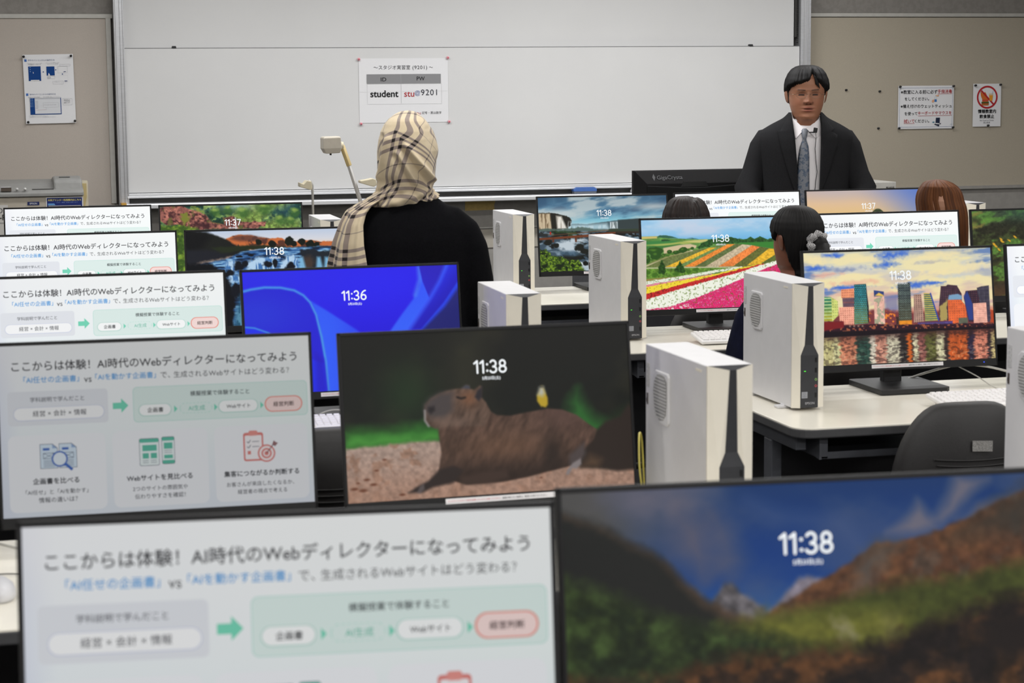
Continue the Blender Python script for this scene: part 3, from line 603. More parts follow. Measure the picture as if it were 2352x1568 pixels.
def pic_river():
    P = Pic(300, 166, ((428, 532), (801, 520), (437, 746)), 41); P.crop(340, 440, 4.9)
    P.grad([(0, (186, 200, 222)), (.10, (210, 212, 220)), (.17, (232, 206, 184)), (.22, (230, 190, 160)), (1, (20, 30, 50))])
    nz = P.noise(40, 24, 4); nf = P.noise(90, 60, 3)
    m = P.poly([(860, 525), (930, 490), (1000, 478), (1110, 480), (1180, 500), (1290, 515), (1330, 520), (1400, 508), (1450, 510), (1480, 530), (1560, 570), (1660, 535), (1750, 530), (1860, 548), (2250, 530), (2250, 640), (820, 640)], (196, 106, 58), soft=.01, jag=.015)
    P.put(m*smooth(nz, .45, .62)*.85, (70, 42, 36)); P.poly([(900, 530), (960, 490), (1110, 480), (1200, 500), (1300, 520), (1300, 550), (1000, 550)], (86, 54, 50), soft=.03, a=.8)
    P.poly([(410, 440), (640, 455), (760, 490), (860, 530), (980, 610), (1100, 640), (1100, 700), (410, 760)], (26, 28, 26), soft=.02, jag=.012)
    P.poly([(410, 440), (650, 455), (700, 500), (600, 640), (410, 700)], (14, 15, 18), soft=.08)
    P.poly([(700, 620), (1000, 600), (1250, 590), (1500, 610), (2000, 600), (2000, 625), (1100, 640), (800, 690)], (34, 42, 26), soft=.02, jag=.02)
    for x, y, r in ((1200, 560, 42), (1340, 570, 46), (1530, 545, 62), (1570, 570, 40), (1660, 550, 44), (1750, 575, 50), (1820, 580, 40)):
        P.blob(x, y, r, r*.9, (18, 24, 18), soft=.15, jag=.8)
    # river
    w = P.poly([(2250, 600), (1900, 600), (1600, 615), (1250, 630), (1020, 670), (880, 740), (600, 800), (410, 850), (410, 1600), (2250, 1600)], (46, 92, 150), soft=.02, jag=.015)
    st = P.noise(16, 60, 4); P.put(w*smooth(st, .5, .66)*.8, (150, 196, 226)); P.put(w*smooth(1-st, .5, .68)*.85, (14, 24, 42))
    P.poly([(410, 640), (700, 650), (900, 700), (850, 740), (600, 790), (410, 840)], (28, 30, 38), soft=.04, jag=.03)
    P.poly([(410, 800), (700, 800), (760, 850), (860, 880), (900, 1000), (960, 1150), (930, 1600), (410, 1600)], (10, 12, 18), soft=.03, jag=.03)
    dr = P.noise(70, 10, 4)
    for pts in ([(1080, 780), (1200, 720), (1340, 740), (1400, 800), (1380, 870), (1080, 870)], [(880, 760), (1040, 800), (960, 880), (840, 850)], [(880, 930), (960, 900), (1040, 960), (1030, 990), (900, 1000)], [(1500, 700), (1600, 700), (1650, 860), (1400, 870)]):
        m = P.poly(pts, (176, 206, 232), soft=.04, jag=.05); P.put(m*smooth(dr, .5, .65), (60, 110, 170))
    for x, y, rx, ry in ((990, 830, 70, 60), (1060, 800, 40, 40), (900, 900, 60, 40), (1300, 800, 60, 40), (1120, 700, 40, 18), (1540, 830, 60, 60), (1380, 790, 30, 50), (1000, 720, 50, 14), (1420, 690, 60, 16), (980, 1100, 100, 90)):
        P.blob(x, y, rx, ry, (14, 18, 28), soft=.3, jag=.8)
    m = P.poly([(1640, 640), (1760, 630), (1860, 660), (1960, 640), (2000, 720), (1990, 780), (1900, 840), (1660, 840)], (30, 36, 44), soft=.02, jag=.03)
    P.poly([(1680, 720), (1760, 700), (1800, 760), (1770, 850), (1680, 850)], (66, 54, 48), soft=.05, jag=.04)
    for x in (1845, 1930, 1660): P.poly([(x-20, 720), (x+15, 720), (x+50, 860), (x-30, 860)], (128, 188, 226), soft=.03, a=.9)
    P.put(np.exp(-((P.U-1.0)/.09)**2-((P.V-.32)/.12)**2)*.9, (150, 190, 226))
    m = P.poly([(1010, 1140), (1060, 1120), (1200, 1100), (1200, 1700), (940, 1560), (960, 1400)], (34, 80, 108), soft=.06); P.put(m*smooth(dr, .45, .6)*.8, (96, 150, 176))
    P.poly([(985, 1500), (1060, 1490), (1060, 1540), (985, 1530)], (150, 100, 30), soft=.03, jag=.06)
    return P.done()

def pic_cliff():
    P = Pic(300, 166, ((369, 472.5), (690, 469), (375, 654)), 51); P.crop(340, 440, 4.9)
    P.grad([(0, (110, 140, 140)), (.1, (80, 112, 78)), (1, (50, 84, 40))])
    nz = P.noise(22, 14, 5); nf = P.noise(60, 36, 4); big = P.noise(9, 7, 4)
    P.put(smooth(big, .4, .6), (112, 136, 66)); P.put(smooth(1-big, .5, .65), (26, 58, 46)); P.put(smooth(nz, .55, .7)*.7, (156, 178, 92)); P.mul(nf, .5)
    P.put(np.exp(-((P.U-.54)/.12)**2-((P.V-.02)/.06)**2)*.9, (156, 178, 178))
    P.put(np.exp(-((P.U-.92)/.12)**2-((P.V-.10)/.10)**2)*.8, (30, 70, 84))
    for x, y, r in ((760, 230, 90), (900, 200, 80), (1060, 240, 110), (1300, 200, 110), (1480, 330, 90), (1640, 250, 100), (1600, 340, 90)):
        P.blob(x, y, r, r*.8, (58, 98, 44), soft=.6, jag=.7, a=.8); P.blob(x-10, y-r*.35, r*.6, r*.35, (150, 176, 84), soft=.8, jag=.9, a=.8)
    def rock(pts):
        m = P.poly(pts, (132, 82, 74), soft=.015, jag=.04, jf=24); P.put(m*smooth(nz, .5, .62)*.9, (166, 106, 92)); P.put(m*smooth(1-nf, .5, .62)*.8, (84, 46, 50)); P.mul(nf, .45, m); P.put(m*smooth(P.noise(30, 10, 4), .56, .66)*.8, (92, 96, 48)); return m
    rock([(140, 165), (400, 155), (440, 180), (560, 220), (640, 260), (700, 330), (860, 380), (840, 430), (560, 430), (420, 380), (300, 370), (230, 370), (150, 330)])
    rock([(840, 300), (960, 290), (990, 330), (1180, 350), (1320, 340), (1310, 400), (1200, 420), (860, 430)])
    P.poly([(370, 240), (450, 230), (470, 280), (420, 400), (380, 330)], (120, 124, 50), soft=.03, jag=.06)
    P.poly([(500, 160), (560, 180), (640, 240), (560, 220)], (140, 150, 60), soft=.03, jag=.06)
    P.poly([(520, 340), (620, 350), (720, 370), (660, 410), (560, 410)], (60, 30, 36), soft=.04, a=.8, jag=.04)
    m = P.poly([(140, 370), (240, 390), (330, 370), (420, 390), (560, 410), (560, 1200), (140, 1200)], (104, 132, 44), soft=.03, jag=.05); P.mul(nf, .5, m); P.put(m*smooth(1-nz, .5, .66)*.7, (40, 70, 26))
    P.line([(978, 300), (985, 430)], .008, (206, 212, 214), soft=.01, a=.9)
    return P.done()

def pic_falls():
    P = Pic(300, 166, ((1239.3, 452.3), (1530.9, 446.8), (1241.8, 626.7)), 61); P.crop(1100, 420, 5.113)
    P.grad([(0, (62, 96, 122)), (.12, (74, 116, 146)), (.3, (120, 168, 190)), (.38, (186, 214, 220)), (1, (150, 180, 190))])
    n = P.noise(6, 12, 5, warp=(np.clip(P.U, 0, 1), np.clip(P.V+.25*P.U-.1, 0, 1))); P.put(smooth(n, .48, .72)*(P.V < .4)*.8, (190, 200, 200)); P.put(smooth(1-n, .5, .75)*(P.V < .3)*.7, (48, 78, 108))
    P.put(np.exp(-((P.U-.14)/.14)**2-((P.V-.22)/.07)**2)*.9, (196, 204, 204)); P.put(np.exp(-((P.U-.9)/.16)**2-((P.V-.15)/.05)**2)*.7, (206, 208, 204))
    P.put(np.exp(-((P.U-.55)/.3)**2-((P.V-.33)/.05)**2)*.6, (120, 196, 214))
    dr = P.noise(110, 8, 3); nz = P.noise(40, 24, 4); nf = P.noise(90, 60, 3)
    m = P.poly([(700, 350), (850, 345), (900, 350), (1000, 375), (1070, 400), (1095, 430), (1085, 500), (1040, 540), (860, 560), (700, 550)], (36, 34, 28), soft=.012, jag=.02)
    P.poly([(700, 355), (850, 355), (865, 545), (700, 545)], (196, 178, 148), soft=.02); P.put(P.mask([(700, 355), (850, 355), (865, 545), (700, 545)])*smooth(dr, .5, .66)*.9, (110, 90, 66))
    m = P.mask([(920, 385), (980, 390), (1040, 540), (930, 540)], .03); P.put(m, (226, 222, 212)); P.put(m*smooth(dr, .55, .7)*.5, (120, 110, 96))
    m = P.mask([(1060, 450), (1090, 450), (1085, 530), (1040, 530)], .03); P.put(m*.8*smooth(dr, .4, .6), (200, 204, 204))
    P.poly([(1090, 480), (1180, 480), (1270, 486), (1460, 460), (1620, 440), (1880, 420), (2220, 424), (2220, 575), (1090, 560)], (74, 96, 104), soft=.01, jag=.008)
    m = P.poly([(1090, 490), (1280, 492), (1500, 480), (1530, 550), (1090, 560)], (196, 220, 228), soft=.05, a=.9); P.put(m*smooth(dr, .5, .65)*.4, (120, 160, 176))
    m = P.poly([(1540, 462), (1625, 458), (1625, 540), (1535, 540)], (214, 222, 224), soft=.02); P.put(m*smooth(dr, .5, .6)*.7, (70, 84, 86))
    P.poly([(1630, 435), (1900, 420), (2220, 424), (2220, 560), (1630, 545)], (48, 56, 56), soft=.02, a=.8)
    P.put(np.exp(-((P.U-.45)/.3)**2-((P.V-.62)/.03)**2)*.6, (190, 214, 220))
    P.poly([(715, 545), (800, 535), (1000, 545), (1150, 525), (1220, 520), (1400, 550), (1500, 550), (1300, 580), (860, 590), (715, 580)], (78, 96, 88), soft=.02, jag=.03, a=.9)
    w = P.poly([(715, 570), (1300, 570), (1900, 560), (2220, 540), (2220, 1100), (715, 1100)], (60, 78, 92), soft=.02)
    P.poly([(860, 575), (900, 560), (1050, 575), (1140, 570), (1170, 600), (1100, 625), (880, 630), (850, 610)], (40, 62, 34), soft=.02, jag=.04)
    # rapids
    P.put(w*smooth(P.noise(14, 26, 4), .5, .7)*.8, (140, 160, 174)); P.put(w*smooth(P.noise(20, 22, 4), .54, .68), (22, 26, 26))
    P.poly([(940, 700), (1100, 660), (1230, 650), (1280, 680), (1120, 720), (1130, 770), (1240, 820), (1100, 830), (960, 780), (900, 740)], (188, 200, 208), soft=.05, jag=.06)
    for x, y, rx, ry in ((820, 700, 60, 40), (900, 740, 50, 30), (1180, 760, 60, 50), (1230, 810, 50, 40), (1040, 880, 60, 40), (1080, 910, 40, 30), (1150, 890, 60, 34), (1240, 960, 34, 34), (1500, 760, 80, 50)):
        P.blob(x, y, rx, ry, (26, 28, 24), soft=.25, jag=.8)
    P.poly([(960, 820), (1120, 800), (1200, 850), (1100, 870), (980, 860)], (66, 92, 112), soft=.04, a=.8)
    for x, y, r in ((1240, 1000, 60), (1190, 960, 34)): P.blob(x, y, r, r*.7, (200, 210, 214), soft=.4, jag=.7); 
    P.blob(1240, 960, 30, 30, (20, 22, 20), soft=.2)
    # bridge
    P.poly([(715, 648), (1000, 630), (1280, 610), (1500, 585), (1620, 578), (1620, 598), (1280, 640), (715, 675)], (110, 58, 34), soft=.012)
    P.line([(715, 600), (900, 612), (1280, 582), (1620, 548)], .008, (96, 70, 44), soft=.01, a=.7)
    P.poly([(1520, 545), (1700, 545), (2220, 540), (2220, 585), (1800, 580), (1520, 578)], (52, 62, 48), soft=.01)
    P.poly([(1600, 575), (2220, 575), (2220, 605), (1600, 598)], (52, 42, 34), soft=.01)
    for x in (880, 1140): P.poly([(x-14, 640), (x+12, 640), (x+8, 700), (x-10, 700)], (96, 52, 34), soft=.01)
    for x in (1610, 1660, 1780, 1830, 1960): P.poly([(x-8, 590), (x+8, 590), (x+8, 630), (x-8, 630)], (36, 28, 26), soft=.01)
    P.blob(850, 590, 12, 22, (170, 46, 34), soft=.4)
    P.poly([(715, 590), (820, 600), (820, 640), (715, 630)], (40, 44, 46), soft=.02)
    # bushes at the bottom
    m = P.poly([(715, 800), (790, 785), (850, 850), (960, 880), (1080, 910), (1170, 910), (1200, 980), (1260, 1040), (1300, 1120), (715, 1120)], (54, 78, 24), soft=.02, jag=.05); P.put(m*smooth(nf, .5, .62), (112, 142, 40)); P.put(m*smooth(1-nz, .52, .66), (24, 36, 16))
    P.poly([(1200, 980), (1350, 1000), (1350, 1120), (1280, 1120)], (170, 186, 196), soft=.03, jag=.04)
    m = P.poly([(1380, 1000), (1700, 940), (2220, 900), (2220, 1120), (1300, 1120)], (50, 72, 24), soft=.03, jag=.05); P.put(m*smooth(nf, .5, .62), (96, 122, 36))
    return P.done()

def pic_flowers():
    P = Pic(380, 210, ((1475, 505.3), (1826, 499), (1484, 713.6)), 71); P.crop(1440, 420, 4.9)
    P.grad([(0, (166, 206, 234)), (.08, (176, 206, 230)), (.16, (136, 192, 228)), (.27, (100, 172, 220)), (.33, (86, 150, 196)), (.37, (90, 130, 60)), (1, (90, 130, 60))])
    n = P.noise(5, 7, 5); P.put(smooth(n, .42, .7)*smooth(.24-P.V, 0, .1)*.75, (198, 208, 226)); P.put(smooth(1-n, .5, .7)*(P.V < .14)*.5, (128, 184, 224))
    nz = P.noise(40, 24, 4); nf = P.noise(120, 70, 3)
    m = P.poly([(170, 605), (360, 600), (500, 625), (800, 640), (1100, 640), (1700, 650), (1900, 660), (1900, 1000), (170, 1000)], (96, 142, 70), soft=.008); P.mul(nz, .2, m)
    P.poly([(170, 605), (360, 602), (350, 625), (170, 632)], (206, 186, 112), soft=.01)
    P.poly([(350, 612), (380, 592), (440, 590), (520, 604), (580, 625), (480, 625)], (52, 96, 76), soft=.008, jag=.01)
    P.poly([(680, 630), (740, 622), (810, 636)], (52, 92, 84), soft=.008, jag=.01)
    P.poly([(170, 660), (400, 650), (600, 655), (520, 690), (170, 700)], (62, 128, 66), soft=.015)
    P.poly([(400, 640), (470, 636), (500, 655), (400, 660)], (44, 82, 48), soft=.008, jag=.012)
    P.poly([(220, 700), (500, 680), (760, 650), (860, 670), (600, 700), (360, 712)], (166, 178, 92), soft=.015)
    P.poly([(180, 715), (420, 712), (600, 690), (640, 700), (430, 740), (180, 750)], (58, 116, 56), soft=.015)
    P.poly([(640, 660), (900, 640), (930, 655), (820, 680)], (198, 192, 120), soft=.012)
    P.poly([(420, 735), (600, 702), (720, 692), (790, 710), (780, 740), (640, 760), (430, 815)], (206, 186, 150), soft=.012)
    def trees(pts, col=(44, 84, 34)):
        m = P.poly(pts, col, soft=.008, jag=.03); P.mul(nf, .45, m)
    trees([(780, 740), (840, 690), (900, 650), (960, 640), (960, 720), (820, 745)], (40, 78, 36))
    trees([(940, 700), (960, 640), (1100, 630), (1160, 615), (1220, 630), (1320, 650), (1390, 620), (1440, 640), (1500, 615), (1560, 640), (1680, 640), (1900, 650), (1900, 690), (1300, 690)], (44, 84, 40))
    P.poly([(1180, 695), (1330, 680), (1640, 675), (1900, 690), (1900, 780), (1640, 752), (1500, 735)], (58, 128, 52), soft=.01)
    # striped hill
    hill = [(225, 945), (420, 860), (700, 770), (960, 735), (1120, 700), (1240, 695), (1400, 712), (1640, 755), (1900, 790), (1900, 960), (640, 960), (230, 950)]
    P.poly(hill, (104, 116, 66), soft=.01)
    st = [((440, 950), (560, 950), (1010, 735), (930, 735), (228, 178, 52)), ((560, 950), (650, 950), (1120, 702), (1010, 735), (112, 142, 82)), ((650, 950), (770, 950), (1220, 698), (1130, 700), (232, 138, 56)), ((770, 950), (880, 950), (1300, 700), (1220, 698), (96, 112, 66)), ((880, 955), (1030, 955), (1410, 714), (1300, 702), (198, 180, 150)), ((1030, 955), (1200, 950), (1500, 735), (1410, 714), (232, 132, 66)), ((1200, 950), (1350, 945), (1600, 752), (1500, 735), (98, 104, 50)), ((1350, 945), (1500, 930), (1760, 770), (1600, 752), (226, 176, 50)), ((1500, 930), (1640, 910), (1900, 790), (1760, 770), (92, 108, 52))]
    for a, b, c, d, col in st: P.poly([a, b, c, d], col, soft=.006)
    P.mul(nf, .22, P.mask(hill)); P.put(P.mask(hill)*smooth(P.V, .46, .6)*.15, (80, 60, 20))
    P.line([(225, 940), (480, 830), (740, 765)], .007, (206, 192, 160), soft=.01)
    P.poly([(225, 930), (300, 870), (460, 790), (700, 755), (720, 770), (480, 850)], (110, 112, 56), soft=.02, a=.6)
    trees([(225, 890), (280, 860), (440, 800), (600, 760), (740, 735), (740, 755), (420, 840), (230, 900)], (70, 108, 42))
    for x, y, r, rr in ((330, 770, 100, 50), (340, 820, 60, 50), (250, 860, 30, 50), (490, 780, 30, 25), (640, 760, 50, 36), (740, 740, 22, 16), (560, 785, 40, 24)):
        P.blob(x, y, r, rr, (44, 80, 30), soft=.15, jag=.5); P.blob(x-r*.2, y-rr*.3, r*.5, rr*.4, (92, 136, 46), soft=.8, a=.7, jag=.6)
    m = P.poly([(225, 960), (500, 955), (900, 965), (1240, 960), (1300, 985), (900, 1000), (640, 1050), (225, 1080)], (92, 132, 48), soft=.01, jag=.012); P.mul(nf, .4, m)
    P.line([(225, 962), (640, 958), (1240, 962)], .006, (206, 196, 168), soft=.01, a=.9)
    for x, y0, w_, h_ in ((405, 860, 50, 170), (605, 880, 62, 140)): 
        m = P.poly([(x, y0), (x+w_*.6, y0+h_*.45), (x+w_, y0+h_*.8), (x+w_*.6, y0+h_), (x-w_*.6, y0+h_), (x-w_*.9, y0+h_*.8), (x-w_*.6, y0+h_*.4)], (40, 74, 28), soft=.01, jag=.03); P.mul(nf, .45, m)
    for x, y, r in ((250, 1010, 50), (330, 1040, 50), (560, 1030, 44), (700, 1010, 40), (780, 985, 40)): P.blob(x, y, r, r*.6, (66, 108, 34), soft=.4, jag=.7)
    P.poly([(225, 1085), (600, 1060), (780, 1030), (640, 1070), (225, 1110)], (150, 130, 70), soft=.015)
    # flower rows
    def row(pts, c0, c1, lo=.5):
        m = P.poly(pts, c0, soft=.008, jag=.016, jf=90); P.put(m*smooth(nf, lo, lo+.12)*.9, c1)
    row([(225, 1110), (600, 1060), (1000, 990), (1300, 955), (1300, 975), (1000, 1020), (600, 1100), (225, 1155)], (226, 230, 214), (126, 148, 92), .6)
    row([(225, 1150), (600, 1095), (960, 1035), (960, 1050), (600, 1115), (225, 1180)], (222, 130, 150), (150, 110, 90), .6)
    row([(225, 1175), (560, 1115), (960, 1045), (1300, 965), (1500, 928), (1560, 935), (1240, 1000), (900, 1080), (560, 1170), (225, 1260)], (240, 214, 58), (176, 152, 40), .6)
    row([(225, 1255), (560, 1165), (900, 1080), (1240, 995), (1530, 925), (1560, 940), (1240, 1035), (900, 1130), (560, 1220), (225, 1330)], (196, 44, 44), (120, 26, 30), .6)
    row([(225, 1320), (560, 1215), (900, 1120), (1240, 1030), (1480, 950), (1680, 895), (1900, 850), (1900, 880), (1560, 985), (1400, 1060), (1100, 1190), (800, 1310), (500, 1400), (225, 1440)], (238, 240, 226), (140, 158, 104), .58)
    row([(500, 1400), (800, 1300), (1100, 1180), (1400, 1050), (1560, 980), (1900, 870), (1900, 1500), (225, 1500), (225, 1430)], (226, 44, 112), (150, 34, 76), .52)
    m = P.mask([(500, 1400), (800, 1300), (1100, 1180), (1400, 1050), (1560, 980), (1900, 870), (1900, 1500), (225, 1500), (225, 1430)], jag=.02, jf=60); P.put(m*smooth(nf, .62, .7)*.8, (246, 120, 170)); P.put(m*smooth(1-nf, .66, .74)*.9, (96, 106, 40))
    P.put(P.mask([(225, 1400), (430, 1400), (700, 1370), (800, 1440), (225, 1480)])*smooth(nf, .52, .6)*.7, (232, 236, 222))
    return P.done()

def pic_city():
    P = Pic(440, 242, ((1850.5, 580.2), (2275.7, 567.8), (1858, 841)), 81); P.crop(1800, 400, 4.261)
    P.grad([(0, (206, 204, 180)), (.15, (206, 206, 196)), (.3, (214, 196, 176)), (.42, (226, 190, 166)), (.5, (196, 160, 160)), (.58, (220, 130, 90)), (1, (60, 40, 40))])
    n = P.noise(4, 11, 5, warp=(P.U, np.clip(P.V+.12*(P.U-.5)+.05, 0, 1))); sky = smooth(.55-P.V, 0, .05)
    P.put(sky*smooth(n, .52, .66)*.9, (96, 126, 178)); P.put(sky*smooth(1-n, .52, .68)*.85, (240, 226, 172))
    n2 = P.noise(3, 9, 5); P.put(sky*smooth(n2, .58, .72)*.7, (150, 160, 186))
    def cl(x, y, rx, ry, c, a=.9, rot=-.05): P.blob(x, y, rx, ry, c, soft=.8, a=a, rot=rot, jag=1.2)
    for x, y, rx, ry in ((1060, 790, 200, 50), (1000, 890, 170, 44), (480, 790, 130, 34), (600, 1115, 260, 34), (1300, 1085, 240, 44), (340, 915, 150, 36), (1430, 1070, 160, 20)): cl(x, y, rx, ry, (52, 100, 206))
    for x, y, rx, ry in ((330, 840, 240, 60), (800, 830, 200, 40), (1500, 790, 400, 60), (1880, 900, 240, 70), (700, 1000, 330, 34), (1500, 960, 300, 40), (330, 1060, 200, 40)): cl(x, y, rx, ry, (242, 224, 172), .75)
    for x, y, rx, ry in ((700, 1060, 300, 34), (420, 985, 200, 30), (1050, 1170, 260, 30), (620, 1165, 200, 28)): cl(x, y, rx, ry, (232, 172, 150), .75)
    cl(600, 930, 240, 34, (128, 140, 176), .8); cl(1450, 860, 220, 24, (150, 150, 170), .5); cl(1700, 1000, 260, 30, (190, 200, 206), .6)
    P.put(P.mask([(980, 1180), (1120, 1180), (1120, 1400), (980, 1400)], .05)*.8, (120, 120, 160))
    P.poly([(400, 1380), (800, 1360), (860, 1330), (1000, 1320), (1110, 1350), (1300, 1360), (1500, 1350), (2080, 1360), (2080, 1480), (400, 1480)], (120, 56, 60), soft=.03, jag=.02)
    lights = P.noise(90, 60, 2); P.put(P.mask([(820, 1360), (1150, 1340), (1150, 1460), (820, 1480)], .03)*smooth(lights, .55, .7), (232, 130, 50))
    def bld(pts, c, win=None, nx=8, ny=12, wc=(30, 40, 50), wf=(.5, .5), c2=None):
        m = P.mask(pts, .006); P.put(m, c); p = P.t(pts)
        u0, v0 = p.min(0); u1, v1 = p.max(0)
        if c2 is not None: P.put(m*smooth((P.V-v0)/(v1-v0), .2, .95), c2)
        fx, fy = (P.U-u0)/(u1-u0)*nx, (P.V-v0)/(v1-v0)*ny
        if win == 'grid': P.put(m*((fx % 1 > wf[0]) & (fy % 1 > wf[1])), wc)
        if win == 'brick': P.put(m*(((fx+.5*(np.floor(fy) % 2)) % 1 > wf[0]) & (fy % 1 > wf[1])), wc)
        if win == 'rows': P.put(m*(fy % 1 > wf[1]), wc)
        if win == 'spots': 
            q = P.noise(60, 34, 2); P.put(m*smooth(q, .52, .6)*.8, wc)
        P.mul(P.noise(70, 44, 2), .12, m)
    bld([(225, 1190), (475, 1200), (490, 1440), (225, 1450)], (60, 130, 96), 'rows', 4, 8, (190, 214, 150), (.5, .72), (176, 168, 60))
    bld([(475, 1200), (535, 1240), (540, 1380), (480, 1440)], (206, 212, 120), 'grid', 3, 9, (150, 170, 90), (.6, .6))
    bld([(568, 1125), (700, 1115), (700, 1205), (570, 1212)], (236, 150, 110), 'grid', 8, 4, (150, 84, 70), (.6, .5))
    bld([(580, 1212), (700, 1208), (700, 1300), (585, 1300)], (90, 74, 92), 'rows', 5, 6, (170, 92, 70), (.5, .8))
    bld([(545, 1300), (690, 1298), (695, 1470), (552, 1475)], (244, 172, 146), 'grid', 7, 8, (190, 110, 96), (.6, .5))
    bld([(695, 1078), (808, 1073), (825, 1460), (690, 1470)], (26, 66, 76), 'brick', 8, 21, (64, 158, 168), (.35, .4), (120, 116, 40))
    bld([(808, 1080), (830, 1300), (830, 1440), (822, 1460)], (24, 30, 40))
    bld([(882, 1140), (978, 1150), (985, 1470), (884, 1470)], (232, 182, 164), 'spots', 1, 1, (150, 160, 130))
    bld([(882, 1136), (978, 1150), (978, 1195), (884, 1198)], (44, 62, 120)); P.poly([(890, 1190), (930, 1160), (975, 1185), (975, 1196)], (232, 190, 90), soft=.01)
    bld([(1113, 1066), (1233, 1062), (1243, 1440), (1118, 1445)], (34, 40, 50), 'brick', 7, 34, (116, 134, 124), (.3, .55), (60, 52, 34))
    bld([(1115, 1440), (1245, 1436), (1245, 1520), (1120, 1520)], (226, 140, 40)); P.poly([(1090, 1400), (1118, 1400), (1118, 1520), (1095, 1520)], (60, 40, 40), soft=.01)
    bld([(1268, 1180), (1340, 1178), (1365, 1450), (1262, 1460)], (176, 140, 124), 'grid', 5, 14, (90, 66, 66), (.55, .5))
    bld([(1365, 1168), (1430, 1172), (1500, 1440), (1372, 1450)], (186, 170, 80), 'rows', 3, 14, (50, 96, 100), (.5, .55)); P.line([(1430, 1172), (1505, 1440)], .006, (44, 70, 160), soft=.006)
    bld([(1532, 1100), (1580, 1100), (1600, 1085), (1690, 1095), (1735, 1180), (1735, 1240), (1700, 1440), (1510, 1440), (1512, 1290)], (58, 40, 56), 'grid', 12, 20, (96, 66, 70), (.5, .5))
    P.poly([(1515, 1300), (1590, 1230), (1590, 1440), (1520, 1440)], (196, 176, 96), soft=.01, a=.8, jag=.02)
    P.poly([(1610, 1190), (1700, 1180), (1735, 1200), (1735, 1235), (1600, 1240)], (120, 158, 190), soft=.01, jag=.01)
    bld([(1598, 1238), (1725, 1236), (1775, 1300), (1785, 1470), (1602, 1475)], (226, 104, 56), 'grid', 8, 10, (176, 84, 62), (.6, .55))
    bld([(1775, 1150), (1890, 1140), (1950, 1270), (1880, 1460), (1800, 1460), (1755, 1220)], (50, 34, 50), 'grid', 9, 16, (86, 52, 60), (.5, .5)); P.poly([(1755, 1200), (1790, 1150), (1840, 1280), (1845, 1440), (1800, 1440)], (46, 62, 130), soft=.012)
    bld([(1885, 1120), (1930, 1105), (2005, 1096), (2015, 1460), (1950, 1460)], (46, 42, 60), 'grid', 8, 24, (110, 104, 116), (.5, .5))
    bld([(1845, 1275), (1975, 1268), (1985, 1470), (1850, 1475)], (244, 184, 164), 'grid', 9, 11, (170, 106, 100), (.55, .55))
    bld([(1700, 1420), (1790, 1415), (1790, 1480), (1700, 1480)], (96, 100, 84))
    bld([(1300, 1460), (1640, 1448), (1640, 1500), (1300, 1512)], (70, 54, 110), 'grid', 30, 3, (110, 92, 150), (.5, .5))
    P.poly([(2015, 1340), (2080, 1340), (2080, 1480), (2015, 1480)], (176, 70, 40), soft=.01, jag=.02)
    m = P.poly([(400, 1440), (580, 1440), (590, 1480), (900, 1470), (1115, 1480), (2080, 1470), (2100, 1545), (1500, 1545), (400, 1600)], (46, 22, 34), soft=.012, jag=.015)
    P.put(m*smooth(lights, .62, .7)*.7, (196, 110, 70)); P.poly([(400, 1440), (590, 1440), (590, 1500), (400, 1530)], (120, 28, 34), soft=.015)
    for x in (640, 680, 720, 760): P.poly([(x, 1480), (x+16, 1480), (x+16, 1495), (x, 1495)], (176, 150, 130), soft=.01, a=.8)
    P.poly([(380, 1540), (900, 1530), (1500, 1520), (2110, 1500), (2110, 1545), (1500, 1555), (380, 1610)], (24, 14, 22), soft=.012)
    # water with vertical reflections
    w = P.mask([(380, 1600), (1000, 1575), (1500, 1545), (2110, 1530), (2130, 1900), (200, 1900), (200, 1600)], .012)
    P.put(w, (70, 44, 40)); ry = P.noise(60, 70, 2)
    jit = (P.noise(10, 90, 2)-.5)*.03; UU = P.U+jit
    def ref(x0, x1, c, a=.9): 
        a0, a1 = P.t([(x0, 1600)])[0, 0], P.t([(x1, 1600)])[0, 0]; P.put(w*a*smooth(UU, a0-.008, a0+.008)*(1-smooth(UU, a1-.008, a1+.008))*smooth(P.V, .69, .78), c)
    for x0, x1, c in ((225, 480, (196, 190, 130)), (480, 560, (206, 206, 150)), (545, 700, (206, 128, 96)), (700, 830, (38, 74, 64)), (830, 890, (216, 210, 190)), (884, 995, (206, 144, 122)), (995, 1120, (208, 204, 176)), (1120, 1250, (34, 34, 36)), (1250, 1300, (226, 220, 180)), (1300, 1370, (150, 92, 84)), (1370, 1480, (92, 96, 48)), (1480, 1560, (214, 212, 170)), (1560, 1600, (50, 40, 40)), (1598, 1790, (206, 92, 40)), (1790, 1850, (40, 34, 60)), (1850, 1985, (226, 138, 112)), (1985, 2020, (44, 36, 44)), (2020, 2080, (206, 190, 130))): ref(x0, x1, c)
    P.put(w*smooth(ry, .53, .64)*.45, (34, 24, 26)); P.put(w*smooth(1-ry, .6, .7)*smooth(P.V, .8, .95)*.25, (226, 214, 180)); P.mul(P.noise(120, 30, 2), .2, w)
    P.put(w*(1-smooth(P.V, .72, .84))*.55, (60, 30, 30)); ref(1195, 1235, (236, 110, 40), .8)
    return P.done()

